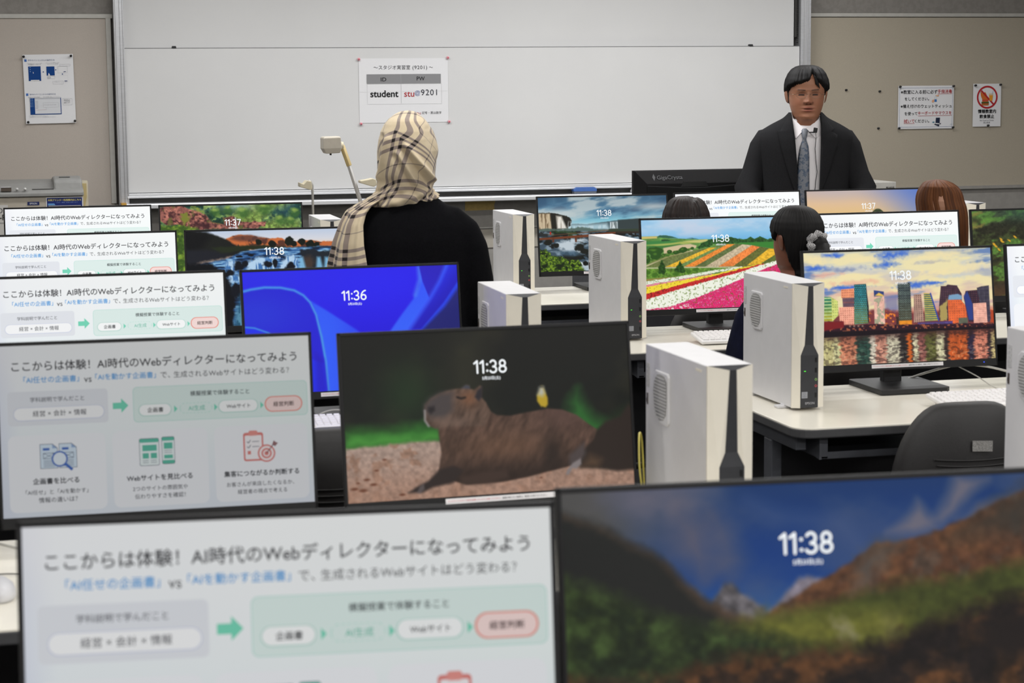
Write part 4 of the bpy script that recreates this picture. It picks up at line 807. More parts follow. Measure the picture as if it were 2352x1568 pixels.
def pic_sunset():
    P = Pic(220, 120, ((1855, 437), (2142, 431), (1859, 609)), 91)
    P.grad([(0, (196, 176, 166)), (.18, (222, 188, 150)), (.4, (226, 190, 124)), (.7, (220, 150, 90)), (1, (120, 70, 60))])
    P.put(smooth(P.U-.55*P.V, .3, 1.0)*(1-smooth(P.V, .3, .7)), (92, 122, 196)); P.put(np.exp(-((P.U-.25)/.25)**2-(P.V/.12)**2)*.5, (186, 176, 182))
    for k in range(9):
        a = math.pi*(.05+.9*k/8); P.line([(2024, 487), (2024+9*math.cos(a), 487-7*math.sin(a)), (2024+13*math.cos(a), 489-5*math.sin(a))], .008, (50, 62, 40), soft=.01)
    P.line([(2024, 487), (2026, 560)], .012, (50, 44, 36), soft=.01)
    P.poly([(1850, 560), (2150, 545), (2150, 620), (1850, 620)], (40, 34, 40), soft=.03, jag=.05)
    return P.done()

def pic_hillside():
    P = Pic(240, 132, ((2236, 486), (2580, 479), (2243, 691)), 97); P.crop(2080, 390, 8.254)
    P.grad([(0, (62, 70, 48)), (.3, (58, 66, 38)), (1, (52, 46, 28))])
    W = (P.U, np.clip(P.V*.8+.22*P.U, 0, 1)); n = P.noise(10, 16, 5, warp=W); nf = P.noise(70, 46, 3)
    P.put(smooth(n, .5, .62)*.9, (84, 122, 52)); P.put(smooth(1-n, .52, .66), (40, 40, 28)); P.mul(nf, .35)
    for pts in ([(1290, 880), (1380, 830), (1500, 800), (1520, 830), (1400, 870), (1300, 920)], [(1290, 1050), (1400, 1000), (1400, 1040), (1300, 1080)], [(1300, 1090), (1450, 1080), (1560, 1030), (1500, 1110), (1320, 1150)]):
        P.poly(pts, (138, 128, 62), soft=.03, jag=.03, a=.9)
    P.poly([(1480, 1010), (1620, 930), (1850, 950), (1700, 1010)], (104, 152, 56), soft=.05, jag=.04, a=.8)
    P.put(np.exp(-((P.U-.4)/.25)**2-((P.V-.03)/.12)**2)*.6, (44, 74, 66)); P.poly([(1290, 900), (1480, 960), (1440, 1040), (1290, 1030)], (50, 44, 34), soft=.05, a=.7)
    for x, y in ((1880, 1350), (1900, 1390), (1740, 1450), (1780, 1490), (2160, 1310), (2040, 1380), (1840, 1560), (1600, 1700)): P.blob(x, y, 50, 24, (212, 160, 44), soft=.5, jag=1., rot=.7)
    for x, y in ((1400, 1900), (1480, 2000), (1350, 1850)): P.blob(x, y, 90, 80, (104, 146, 44), soft=.5, jag=1.)
    P.put(smooth(P.V, .75, .95)*.6, (92, 62, 44))
    return P.done()
# ---------------------------------------------------------------- desks, chairs, computers
DZ = .70
m_top = mat('desk_laminate_cream', (238, 233, 220), .28, var=.012, scale=6, spec=.5)
m_edge = mat('desk_edge_dark', (66, 66, 68), .6, var=.05, scale=40)
m_steel = mat('desk_steel_grey', (84, 86, 92), .5, metal=.2, var=.05)
m_black = mat('black_plastic', (20, 20, 22), .48, var=.08, scale=90, bump=.12, bscale=900)
m_blackg = mat('monitor_casing_black', (17, 17, 19), .5, var=.08, scale=80, spec=.3)
m_chair = mat('chair_back_charcoal', (34, 32, 32), .5, var=.06, scale=120, bump=.25, bscale=700)
m_seat = mat('chair_fabric_dark', (40, 42, 46), .95, var=.2, scale=300, bump=.4, bscale=600)
m_white = mat('computer_case_white', (216, 215, 217), .42, var=.012, scale=20)
m_cream = mat('computer_front_cream', (232, 226, 212), .45, var=.012, scale=20)
m_key = mat('keyboard_white', (240, 238, 238), .5, var=.015)
m_ink = mat('label_ink_grey', (120, 120, 124), .7)

def outline(x0, x1, y0, y1, r=.05, n=6):
    pts = []
    for cx, cy, a0 in ((x1-r, y0+r, -90), (x1-r, y1-r, 0), (x0+r, y1-r, 90), (x0+r, y0+r, 180)):
        for k in range(n+1): a = radians(a0+90*k/n); pts.append((cx+r*cos(a), cy+r*sin(a)))
    return pts
def desk(x0, x1, yb, yf, label, shelf=True):
    t = thing('computer_desk', ((x0+x1)/2, (yb+yf)/2, 0), 0, label, 'desk', None); w, d = x1-x0, yb-yf
    b = MB(); b.prism(outline(-w/2, w/2, -d/2, d/2), DZ-.0275, DZ-.003, plane='xy'); b.build('edge_band', m_edge, t, bevel=.004)
    b = MB(); b.prism(outline(-w/2+.001, w/2-.001, -d/2+.001, d/2-.001), DZ-.006, DZ, plane='xy'); b.build('worktop', m_top, t, bevel=.0015)
    for sx in (-1, 1):
        b = MB(); x = sx*(w/2-.045); b.box((x, .02, DZ-.05), (.03, d-.12, .042)); b.build('side_beam', m_steel, t, bevel=.003)
        for y in (d/2-.1, -.06):
            b = MB(); b.box((x, y, (DZ-.07)/2), (.032, .055, DZ-.07)); b.build('leg', m_steel, t, bevel=.004)
        b = MB(); b.box((x, .02, .015), (.05, d-.16, .03)); b.build('foot', m_steel, t, bevel=.006)
    b = MB(); b.box((0, d/2-.07, .42), (w-.16, .018, .42)); b.build('modesty_panel', mat('modesty_panel_dark', (52, 52, 55), .7), t)
    b = MB(); x = -w/2+.085
    b.prism([(-d/2+.045, .675), (-d/2+.045, .608), (-d/2+.30, .632), (-d/2+.30, .675)], x-.003, x+.003, plane='yz'); b.box((x+.012, -d/2+.052, .642), (.02, .004, .066))
    b.box((x+.311, -d/2+.0532, .617), (.58, .004, .018)); b.box((x+.30, -d/2+.17, .612), (.60, .24, .004)); b.build('cable_shelf', m_steel, t)
    return t
LDY = {1: -.02, 2: .085, 3: -.045, 4: -.03, 5: .02}
ROW = lambda r: 2.1917+1.5423*(r-1)
ORD = {1: 'nearest the camera, under the mountain screen', 2: 'under the capybara screen', 3: 'under the bright blue screen', 4: 'under the river waterfall screen', 5: 'under the red cliff forest screen'}
for r in range(1, 6): desk(-1.9, 1.40, ROW(r)+.135+LDY[r], ROW(r)-.54+LDY[r], 'left block cream desk '+ORD[r])
RORD = {2: 'under the right edge computer, mostly hidden below the mountain screen', 3: 'under the city skyline screen', 4: 'under the flower field screen', 5: 'under the wide waterfall bridge screen'}
for r in range(2, 6): desk(1.945, 4.75, ROW(r)+.085, ROW(r)-.59, 'right block cream desk '+RORD[r])

# ---- chairs
def make_chair():
    t = thing('office_chair', (0, 0, 0), 0, 'chair', 'chair')
    half = [(0, .315), (.06, .316), (.095, .308), (.128, .284), (.158, .245), (.183, .19), (.197, .12), (.198, .05), (.175, .012), (.12, 0)]
    out = [(x, z) for x, z in half]+[(-x, z) for x, z in half[::-1][:-1]]
    # curved shell swept through its thickness: bulging back, softened rim
    rings = []; zc = .15
    for k, (s_, y) in enumerate(((.10, -.032), (.5, -.031), (.84, -.027), (.94, -.022), (.985, -.014), (1.0, -.002), (1.0, .010), (.96, .020), (.86, .026), (.4, .030), (.05, .031))):
        rings.append([(x*s_, y-.05*(1-(x*s_/.175)**2)*.6+.018*((z-zc)*s_/.15)**2, .465+zc+(z-zc)*s_) for x, z in out])
    b = MB(); b.loft(rings); bk = b.build('backrest', m_chair, t, subsurf=1)
    for k, z in enumerate((.178, .163, .148, .134)):
        b = MB(); w = .105-.006*k
        b.tube([(x*w, -.0545-.0285*(1-(x*w/.175)**2)+.018*((z-.15)/.15)**2+.0196, .465+z-.004*(1-x*x)) for x in [i/6-1 for i in range(13)]], .0022, 6); b.build('rib', m_chair, bk)
    b = MB(); rings = []
    for z, k in ((.415, .9), (.42, 1.), (.455, 1.), (.468, .93), (.47, .5)):
        rings.append([(.215*k*abs(cos(a))**.6*(1 if cos(a) >= 0 else -1), .235+.205*k*abs(sin(a))**.6*(1 if sin(a) >= 0 else -1), z-(.01 if sin(a) > .5 else 0)) for a in [2*pi*i/28 for i in range(28)]])
    b.loft(rings); b.build('seat', m_seat, t)
    b = MB(); b.tube([(0, .2, .40), (0, .04, .39), (0, -.035, .42), (0, -.045, .52)], .018, 8, flat=.5); b.build('back_bracket', m_black, t)
    b = MB(); b.cyl((0, .2, .1), (0, .2, .41), .024); b.cyl((0, .2, .08), (0, .2, .25), .034); b.build('gas_column', m_black, t)
    for k in range(5):
        a = 2*pi*k/5+.3; c, s_ = cos(a), sin(a)
        b = MB(); b.tube([(0, .2, .10), (.15*c, .2+.15*s_, .09), (.27*c, .2+.27*s_, .065)], [.026, .02, .015], 8); lg = b.build('base_leg', m_black, t)
        b = MB(); b.cyl((.27*c-.012, .2+.27*s_, .028), (.27*c+.012, .2+.27*s_, .028), .028, 14); b.build('caster', m_black, lg)
    return t
CH = make_chair()
CH['group'] = 'office chairs at the desks'
def chair(x, y, rot, label, first=False):
    c = CH if first else copy_tree(CH); place(c, (x, y, 0), rot, label); return c
c1 = chair(2.335, 4.52, -.06, 'charcoal chair with a grey label on its back, facing the city skyline screen', True)
for x, y, rot, lab in ((.735, 4.62, .03, 'charcoal chair between the dim slide screen and the capybara screen'), (2.52, 5.66, 0, 'charcoal chair under the girl with the scrunchie'),
        (3.74, 7.19, 0, 'charcoal chair under the long brown haired student'), (2.63, 7.19, .1, 'charcoal chair behind the flower field screen stand, under the short haired student')):
    chair(x, y, rot, lab)
CB = MB(); CB.T = Matrix.Translation((.018, -.0632, .675)) @ Matrix.Rotation(.04, 4, 'Y') @ Matrix.Rotation(-.1, 4, 'X')
CB.box((0, 0, 0), (.054, .0012, .027)); lb = CB.build('inventory_label', mat('faded_label', (150, 148, 144), .6, c2=(112, 110, 108), scale=400), c1); lb['label'] = 'grey label'

# ---- monitors
MW, MH, HT, TILT = .60, .352, .4085, .1505
MF = Matrix.Translation((0, 0, HT)) @ Matrix.Rotation(-TILT, 4, 'X')   # x across, y depth behind the face, z up from the top edge
SWD, SHT = .588, .324
def casing_parts(t, sticker=True):
    b = MB(); b.T = MF
    b.box((0, .008, -MH/2), (MW, .012, MH)); b.box((0, .001, -.0035), (MW, .0028, .007)); b.box((0, .001, -MH+.0105), (MW, .0028, .021))
    for sx in (-1, 1): b.box((sx*(MW/2-.003), .001, -MH/2), (.006, .0028, MH))
    b.build('casing', m_blackg, t, bevel=.0012)
    b = MB(); b.T = MF
    b.loft([[(x*w, y, -.18+z*h) for x, z in ((-1, -1), (1, -1), (1, 1), (-1, 1))] for w, h, y in ((.28, .155, .013), (.26, .14, .03), (.20, .11, .046))], sm=False); b.build('back_cover', m_blackg, t, bevel=.004)
    b = MB(); b.box((0, .035, .15), (.058, .03, .28)); b.box((0, .062, .24), (.08, .035, .08)); b.build('stand_neck', m_black, t, bevel=.004)
    b = MB(); b.prism([(-.108, -.135), (.096, -.135), (.110, -.122), (.110, .085), (.100, .10), (-.100, .10), (-.108, .09)], .002, .016, plane='xy'); b.box((.0, -.02, .001), (.18, .2, .002)); b.build('stand_base', m_black, t, bevel=.002)
    if not sticker: return
    b = MB(); b.T = MF; b.box((.255, -.0006, -MH+.011), (.004, .001, .0022)); b.build('power_light', mat_glow('blue_led', (40, 70, 220), 1.2), t)
    if sticker:
        b = Flat(.225, .0105, .0002); b.rect(0, 0, 1, 1, (226, 224, 226)); b.n = 3
        b.text('ディスプレイのボタンで設定を変更しないように注意してください。', .02, .50, .5, (206, 60, 70), res=1); b.text('画面が映らない場合は、教員にお知らせください。', .515, .93, .5, (70, 70, 74), res=1)
        b.T = None; M2 = MF @ Matrix.Translation((.012, -.0008, -MH+.0175)); b.v = [M2 @ p for p in b.v]
        b.build('warning_strip', mat_attr('strip_print', .5), t)['label'] = 'white strip with red and black print'
def finish_screen(f, t, m):
    M2 = MF @ Matrix.Translation((0, .0016, -.007)); f.v = [M2 @ p for p in f.v]
    return f.build('screen', m, t)
S_SCREEN = mat_screen('lit_screen', 1.0)

# lesson slide
TX, MINT, GRN, BLU, CORAL = (66, 66, 70), (226, 242, 238), (104, 206, 174), (70, 160, 226), (240, 150, 136)
def slide():
    g = Flat(SWD, SHT, .0002); g.step = 0
    def L(n): g.n = n
    g.add([g.P(u, v, 0) for v in (0, .25, .5, 1) for u in (0, .06, .5, 1)], [(j*4+i, (j+1)*4+i, (j+1)*4+i+1, j*4+i+1) for j in range(3) for i in range(3)], 0, [rgb(c) for c in ((240, 241, 247), (246, 248, 250), (249, 251, 251), (250, 252, 252), (232, 236, 246), (244, 247, 250), (247, 250, 251), (247, 251, 251), (228, 233, 245), (240, 246, 249), (242, 248, 249), (241, 249, 248), (220, 226, 240), (226, 233, 243), (230, 236, 244), (228, 234, 244))])
    L(1); g.rr(.025, .268, .341, .467, .012, (231, 234, 240)); g.rr(.421, .268, .989, .476, .014, (176, 226, 214))
    for u0 in (.022, .350, .678): g.rr(u0, .525, u0+.306, .972, .022, (244, 246, 250))
    g.poly([(.356, .355), (.383, .355), (.383, .330), (.406, .374), (.383, .415), (.383, .392), (.356, .392)], (122, 218, 188))
    L(2); g.rr(.4225, .2705, .9875, .4735, .013, MINT); g.rr(.042, .361, .329, .44, .021, (206, 212, 234))
    g.text('ここからは体験！AI時代のWebディレクターになってみよう', .042, .958, .122, TX, bold=.015, res=3)
    g.text('「AI任せの企画書」', .078, .252, .202, BLU, bold=.012, res=3); g.text('vs', .268, .292, .206, TX, bold=.006); g.text('「AIを動かす企画書」', .304, .497, .200, BLU, bold=.012, res=3)
    g.text('で、', .512, .543, .202, TX, bold=.004); g.text('生成されるWebサイトはどう変わる？', .555, .932, .203, TX, bold=.004)
    g.text('学科説明で学んだこと', .096, .266, .318, (70, 72, 80), bold=.006)
    L(3); g.rr(.044, .364, .327, .436, .0195, (252, 253, 254)); g.text('模擬授業で体験すること', .606, .798, .320, (62, 68, 72), bold=.012)
    g.rr(.437, .37, .544, .444, .02, (196, 226, 218)); g.rr(.57, .374, .676, .436, .017, (190, 232, 220)); g.rr(.695, .367, .826, .443, .02, (186, 224, 214)); g.rr(.847, .356, .972, .45, .025, CORAL)
    for u in (.557, .687, .838): g.poly([(u-.005, .385), (u+.006, .406), (u-.005, .427)], (122, 216, 188))
    L(4); g.rr(.44, .374, .541, .438, .018, (252, 254, 254)); g.rr(.572, .377, .674, .433, .016, MINT); g.rr(.698, .37, .823, .438, .018, (252, 254, 254)); g.rr(.851, .362, .968, .444, .022, (250, 224, 220))
    for k in range(9): g.rect(.574+k*.0118, .372, .579+k*.0118, .439, MINT)
    L(5); g.text('経営 × 会計 × 情報', .103, .272, .40, (66, 68, 76), bold=.006)
    g.text('企画書', .466, .517, .407, (56, 58, 62), bold=.016); g.text('AI生成', .598, .652, .406, (112, 196, 172), bold=.006); g.text('Webサイト', .722, .80, .405, (56, 58, 62), bold=.014); g.text('経営判断', .876, .944, .404, (70, 54, 54), bold=.016)
    # card icons: two pages with a magnifier, two screens, clipboard with target
    OL, PG, DB, TE, RD = (90, 100, 116), (214, 230, 244), (66, 108, 190), (96, 190, 166), (224, 134, 128)
    for u in (.122, .182):
        L(2); g.poly([(u-.0015, .578), (u+.0385, .578), (u+.0545, .603), (u+.0545, .722), (u-.0015, .722)], OL)
        L(3); g.poly([(u, .581), (u+.038, .581), (u+.053, .605), (u+.053, .719), (u, .719)], PG)
        L(4); g.rect(u+.008, .602, u+.029, .616, DB); g.poly([(u+.038, .581), (u+.053, .605), (u+.038, .605)], (150, 176, 214)); g.frame(u+.009, .632, u+.044, .664, .0016, OL); g.line(u+.009, .632, u+.044, .664, .0014, OL); g.line(u+.044, .632, u+.009, .664, .0014, OL)
        for k in range(4): g.line(u+.009, .677+.0105*k, u+.044, .677+.0105*k, .0016, OL)
    L(5); g.disc(.182, .668, .021, (226, 236, 246)); L(6); g.ring(.182, .668, .0205, .0255, DB); g.line(.199, .698, .221, .735, .009, DB)
    L(2); g.rr(.435, .573, .499, .735, .006, OL); g.rr(.507, .568, .549, .730, .006, OL)
    L(3); g.rr(.4365, .576, .4975, .732, .005, (236, 246, 246)); g.rr(.5085, .571, .5475, .727, .005, (236, 246, 246))
    L(4); g.rr(.4365, .576, .4975, .598, .004, TE); g.rr(.5085, .571, .5475, .592, .004, TE); g.rr(.5085, .706, .5475, .727, .004, TE); g.rect(.445, .612, .491, .648, TE); g.rect(.445, .66, .465, .692, TE); g.rect(.471, .66, .491, .692, TE); g.rect(.514, .603, .542, .64, TE); g.rect(.514, .675, .542, .697, TE)
    for k in range(2): g.line(.445, .704+.012*k, .464, .704+.012*k, .0015, OL); g.line(.471, .704+.012*k, .490, .704+.012*k, .0015, OL); g.line(.514, .650+.012*k, .54, .650+.012*k, .0015, OL)
    L(2); g.rr(.772, .568, .838, .738, .008, RD); L(3); g.rr(.7775, .585, .8325, .727, .004, (246, 242, 244)); g.rr(.790, .556, .820, .59, .006, (232, 150, 142))
    L(4)
    for k in range(2): g.line(.784, .62+.03*k, .789, .63+.03*k, .0024, OL); g.line(.789, .63+.03*k, .796, .612+.03*k, .0024, OL); g.line(.801, .622+.03*k, .824, .622+.03*k, .002, OL)
    g.rect(.785, .677, .796, .698, RD)
    for r, c in ((.029, RD), (.024, (246, 236, 236)), (.017, RD), (.0115, (246, 236, 236)), (.007, RD)): g.n += 1; g.disc(.847, .695, r, c)
    L(10); g.line(.847, .695, .872, .640, .003, (120, 90, 94)); g.poly([(.866, .645), (.872, .620), (.879, .632), (.886, .636), (.876, .656)], (150, 110, 112))
    L(5)
    for u0, u1, v, s_ in ((.096, .241, .795, '企画書を比べる'), (.392, .603, .805, 'Webサイトを見比べる'), (.706, .952, .81, '集客につながるか判断する')): g.text(s_, u0, u1, v, (54, 56, 62), bold=.024)
    for u0, u1, v, s_ in ((.072, .268, .858, '「AI任せ」と「AIを動かす」'), (.112, .234, .905, '情報の違いは？'), (.410, .586, .868, '2つのサイトの雰囲気や'), (.416, .578, .914, '伝わりやすさを確認！'), (.713, .934, .873, 'お客さんが来店したくなるか、'), (.748, .910, .918, '経営者の視点で考える')): g.text(s_, u0, u1, v, (70, 72, 78), bold=.008)
    return g
PROTO = thing('monitor', (0, 0, -50), 0, 'monitor', 'monitor', 'classroom monitors'); casing_parts(PROTO, True)
PROTO2 = thing('monitor', (0, 0, -50), 0, 'monitor', 'monitor', 'classroom monitors'); casing_parts(PROTO2, False)
def monitor(col, x, y, a, label): 
    o = copy_tree(PROTO2 if col in 'SR' else PROTO); place(o, (x, y, DZ), a, label); return o
XS = dict(S=-.0322, M=.5975, F=2.2112, R=2.8688, G=3.5181)
FIT = dict(S1=(.025, -.024, -.107), S2=(-.004, .085, -.02), S3=(-.019, -.048, .01), S4=(-.015, -.025, .021), S5=(.013, .042, -.015), M1=(.014, -.008, -.073), M2=(.011, .05, .036), M3=(-.013, -.049, .06), M4=(-.021, -.034, -.019), M5=(.009, -.019, -.017), F3=(-.018, -.01, .002), F4=(-.01, -.034, -.018), F5=(.028, -.002, -.014), R3=(-.024, .008, -.003), R4=(.007, 0, .005), R5=(.017, .036, -.016), G4=(.008, .009, .001), G5=(-.008, .024, -.014))
def mon_at(k, label):
    dx, dy, a = FIT[k]; return monitor(k[0], XS[k[0]]+dx+MW/2, ROW(int(k[1]))+dy, a, label)
sl = None
SLIDES = (('S1', .66, 'nearest large monitor with the white lesson slide, bottom left, beside the mountain screen'), ('S2', .49, 'dim lesson slide monitor with three icon cards, left of the capybara screen'), ('S3', .90, 'white lesson slide monitor left of the bright blue screen'),
    ('S4', .96, 'white lesson slide monitor left of the river waterfall screen'), ('S5', 1.0, 'farthest left lesson slide monitor, just below the printer'), ('R5', 1.02, 'lesson slide monitor just below the teacher, left of the sunset screen'),
    ('R4', 1.0, 'lesson slide monitor behind the city skyline screen, right of the girl with the scrunchie'), ('R3', 1.0, 'lesson slide monitor cut off by the right edge, beside the city skyline screen'))
for k, st, lab in SLIDES:
    t = mon_at(k, lab)
    if sl is None: sl = finish_screen(slide(), t, S_SCREEN); o = sl
    else: o = sl.copy(); COL.objects.link(o); o.parent = t
    o.material_slots[0].link = 'OBJECT'; o.material_slots[0].material = mat_screen('lit_slide_%s' % k, st)
PICS = (('M1', pic_mountain, '11:38', 'nearest large monitor showing a valley between mountains under blue sky'), ('M2', pic_capybara, '11:38', 'monitor showing a resting capybara with a bird on its back'), ('M3', pic_blue, '11:36', 'monitor showing bright blue curved ribbons'),
    ('M4', pic_river, '11:38', 'monitor showing a dark blue river waterfall at dusk, left of the woman in the headscarf'), ('M5', pic_cliff, '11:37', 'farthest left block monitor showing red cliffs and green forest'), ('F5', pic_falls, '11:38', 'monitor showing wide waterfalls and a footbridge'),
    ('F4', pic_flowers, '11:38', 'monitor showing striped flower fields'), ('F3', pic_city, '11:38', 'monitor showing a city skyline reflected in water'), ('G5', pic_sunset, '11:37', 'monitor showing an orange to blue sunset sky, just below the teacher'), ('G4', pic_hillside, None, 'monitor showing a dark green hillside, cut off by the right edge'))
for k, fn, clock, lab in PICS:
    t = mon_at(k, lab); f = Flat(SWD, SHT, .0002); f.image(fn()); f.n = 2; f.step = 0
    if clock:
        f.clock(clock, .508, .222, .0275, (246, 250, 252)); f.text('5月23日(土)', .478, .541, .292, (240, 244, 248), bold=.025, res=2)
    finish_screen(f, t, S_SCREEN)
def drop(o):
    for c in list(o.children): drop(c)
    bpy.data.objects.remove(o)
drop(PROTO); drop(PROTO2)

# ---- tower computers
PW, PD, PH = .0932, .3546, .348
def make_pc():
    t = thing('tower_computer', (0, 0, 0), 0, 'pc', 'computer', 'white tower computers on the desks'); h = PW/2
    b = MB(); b.box((0, PD/2+.0005, PH/2+.004), (PW, PD-.001, PH-.008)); b.build('case', m_white, t, bevel=.0022)
    b = MB()
    for s_ in (-1, 1):
        def P(*q): q = [(s_*x, y, z) for x, y, z in q]; b.add(q, [list(range(len(q))) if s_ < 0 else list(range(len(q)))[::-1]])
        P((h, 0, .008), (h, 0, PH), (.007, -.016, .340), (.0258, -.012, .152), (.0258, -.012, .008))
        P((.0258, -.012, .152), (.007, -.016, .340), (.0125, -.0085, .18))
        P((h, 0, .008), (.0258, -.012, .008), (0, -.012, .008), (0, 0, .008)); P((h, 0, .008), (h, .004, .008), (h, .004, PH), (h, 0, PH))
    b.build('front_panel', m_cream, t)
    b = MB(); b.add([(-.0258, -.0125, .009), (.0258, -.0125, .009), (.0258, -.0125, .152), (.0125, -.0095, .18), (.007, -.0165, .3405), (-.007, -.0165, .3405), (-.0125, -.0095, .18), (-.0258, -.0125, .152)], [(0, 1, 2, 7), (7, 2, 3, 6), (6, 3, 4, 5)])
    b.add([(-h+.001, -.0002, PH-.0002), (-.007, -.0165, .3405), (.007, -.0165, .3405), (h-.001, -.0002, PH-.0002)], [(0, 1, 2, 3)])
    sp = b.build('dark_spine', mat('spine_dark_grey', (46, 47, 51), .5, var=.06), t)
    b = MB(); b.box((-.0133, -.013, .109), (.005, .001, .0016)); b.build('power_light', mat_glow('green_led', (80, 230, 60), 1.0), t)
    for z in (.139, .111, .0425): b = MB(); b.box((.019, -.013, z), (.005, .0012, .0125)); b.build('usb_port', mat('port_black', (10, 11, 14), .4), t)
    for z, c, nm in ((.0856, (150, 200, 110), 'green'), (.068, (214, 90, 100), 'red')):
        b = MB(); b.tube([(.019+.0028*cos(a), -.0131, z+.0028*sin(a)) for a in [2*pi*i/14 for i in range(15)]], .0007, 6, cap=False); b.build('audio_jack', mat('jack_'+nm, c, .4), t)['label'] = nm+' audio jack'
    b = Flat(.0175, .0175, .0002); b.rect(0, 0, 1, 1, (150, 152, 158)); b.n = 2; b.ring(.5, .35, .16, .2, (110, 112, 120)); b.text('CORE i7', .14, .86, .75, (90, 92, 100)); b.v = [p+Vector((-.0138, -.0127, .0525)) for p in b.v]; b.build('processor_sticker', mat_attr('sticker_print', .3), t)
    b = Flat(.05, .01, .0002); b.text('EPSON', .27, .80, .5, (176, 176, 180), bold=.01, res=3, sp=1.05); b.v = [p+Vector((0, -.0128, .026)) for p in b.v]; b.build('lettering', mat_attr('badge_print', .4), t)
    # side vent: raised plate with a lens shaped louvred opening
    q = [(.208, .297), (.215, .303), (.285, .303), (.297, .294), (.302, .262), (.299, .232), (.288, .208), (.27, .195), (.216, .195), (.208, .203)]
    b = MB(); b.prism(q, -h-.004, -h+.001, plane='yz'); v = b.build('side_vent', m_white, t, bevel=.0025)
    lens = [(.214, .286), (.228, .296), (.25, .298), (.272, .295), (.288, .282), (.295, .258), (.290, .23), (.276, .21), (.256, .202), (.236, .205), (.22, .218), (.214, .24)]
    b = MB(); b.prism(lens, -h-.0046, -h-.003, plane='yz'); b.build('vent_grille', mat('vent_grille_grey', (158, 157, 156), .6), v)
    b = MB()
    for i in range(13):
        z = .208+.0068*i; dz = abs(z-.25)/.05; w = .038*sqrt(max(.02, 1-min(1, dz)**2.4)); b.box((-h-.0052, .2545, z), (.0012, 2*w, .0022))
    b.build('vent_slats', mat('vent_slat_grey', (190, 189, 188), .5), v)
    b = MB(); b.box((-h-.0006, .3385, .285), (.0008, .016, .05)); b.build('spec_label', mat('spec_label_paper', (206, 205, 205), .7, c2=(176, 176, 178), scale=260), t)
    b = MB(); b.box((-h-.0006, .342, .235), (.0012, .007, .024)); b.box((-h-.0014, .3425, .232), (.0012, .006, .009)); b.build('lock_slot', mat('lock_slot_dark', (70, 60, 54), .5), t)
    b = MB(); b.box((-h-.0004, .045, .334), (.0006, .03, .005)); b.build('latch_mark', m_cream, t)
    for y in (.06, .30):
        for s_ in (-1, 1):
            b = MB(); b.box((s_*(h+.003), y, .004), (.036, .03, .008)); b.box((s_*(h-.006), y, .008), (.016, .026, .008)); b.build('foot', m_white, t, bevel=.003)
    return t
PC = make_pc()
def pc(x, y, a, label, first=False):
    o = PC if first else copy_tree(PC); return place(o, (x, y, DZ), a, label)
h_ = PW/2
pc(2.0559-.013+h_, ROW(3)-.2735-.038, .013, 'white tower computer just left of the city skyline screen', True)
for x, y, a, lab in ((2.0559-.002+h_, ROW(4)-.2735-.003, .037, 'white tower computer just left of the flower field screen'), (2.0559+.015+h_, ROW(5)-.2735+.032, .004, 'white tower computer just left of the waterfall bridge screen'),
        (2.12+h_, 3.56, .01, 'white tower computer cut off by the right edge, beside the chair with a label'), (1.2547+.025+h_, ROW(2)-.2735+.069, .02, 'white tower computer just right of the capybara screen'),
        (1.2547-.014+h_, ROW(3)-.2735-.06, -.023, 'white tower computer rising behind the capybara screen, right of the blue screen'), (1.255+h_, ROW(4)-.30, 0, 'white tower computer hidden behind the woman in the headscarf'),
        (1.2547-.011+h_, ROW(5)-.2735, -.013, 'white tower computer by the left shoulder of the woman in the headscarf'), (4.228, 8.129, 0, 'white tower computer right of the long brown haired student')):
    pc(x, y, a, lab)

# ---- keyboards, mice, leads
def make_kbd():
    t = thing('keyboard', (0, 0, 0), 0, 'keyboard', 'keyboard', 'white keyboards on the desks'); tl = Matrix.Rotation(.13, 4, 'X')
    b = MB(); b.T = Matrix.Translation((0, 0, .003)) @ tl; b.box((0, .066, .006), (.385, .132, .012)); b.build('body', m_key, t, bevel=.004)
    b = MB(); b.T = Matrix.Translation((0, 0, .003)) @ tl
    def key(x, y, w): b.loft([[(x+sx*w*k/2, y+sy*.0145*k/2, z) for sx, sy in ((-1, -1), (1, -1), (1, 1), (-1, 1))] for k, z in ((1, .0115), (.96, .0155), (.82, .0175))], sm=False)
    for r in range(6):
        y = .018+.0192*r+(.003 if r == 5 else 0)
        ws = [.016]*14 if r else [.022, .018, .018, .018, .08, .018, .018, .018, .022]
        x = -.184
        for w in ws: key(x+w/2, y, w*.98); x += w+.0025
        for k in range(6): key(.085+.0185*k if r < 5 or k < 6 else 0, y, .016)
    b.build('keycaps', m_key, t)
    b = MB(); 
    for sx in (-1, 1): b.box((sx*.15, .118, .0065), (.03, .008, .015))
    b.build('rear_feet', m_key, t)
    return t
KB = make_kbd()
place(KB, (2.63, 4.83, DZ), .03, 'white keyboard in front of the city skyline screen')
for x, y, a, lab in ((2.47, 6.33, -.02, 'white keyboard in front of the flower field screen'), (.84, 4.955, 0, 'white keyboard between the dim slide screen and the capybara screen'), (2.66, 7.88, .02, 'white keyboard in front of the waterfall bridge screen')):
    o = copy_tree(KB); place(o, (x, y, DZ), a, lab)
def make_mouse():
    t = thing('computer_mouse', (0, 0, 0), 0, 'mouse', 'mouse', 'white mice on the desks'); b = MB(); rings = []
    for k, z in ((.9, .0), (1., .006), (.97, .016), (.85, .026), (.6, .033), (.2, .0365)):
        rings.append([(.031*k*cos(a), .055*k*sin(a)-(z-.01)*.2, z) for a in [2*pi*i/24 for i in range(24)]])
    b.loft(rings); b.build('shell', mat('mouse_grey_white', (206, 206, 210), .4), t)
    b = MB(); b.cyl((-.004, .03, .0295), (.004, .03, .0295), .007, 12); b.build('wheel', m_black, t); return t
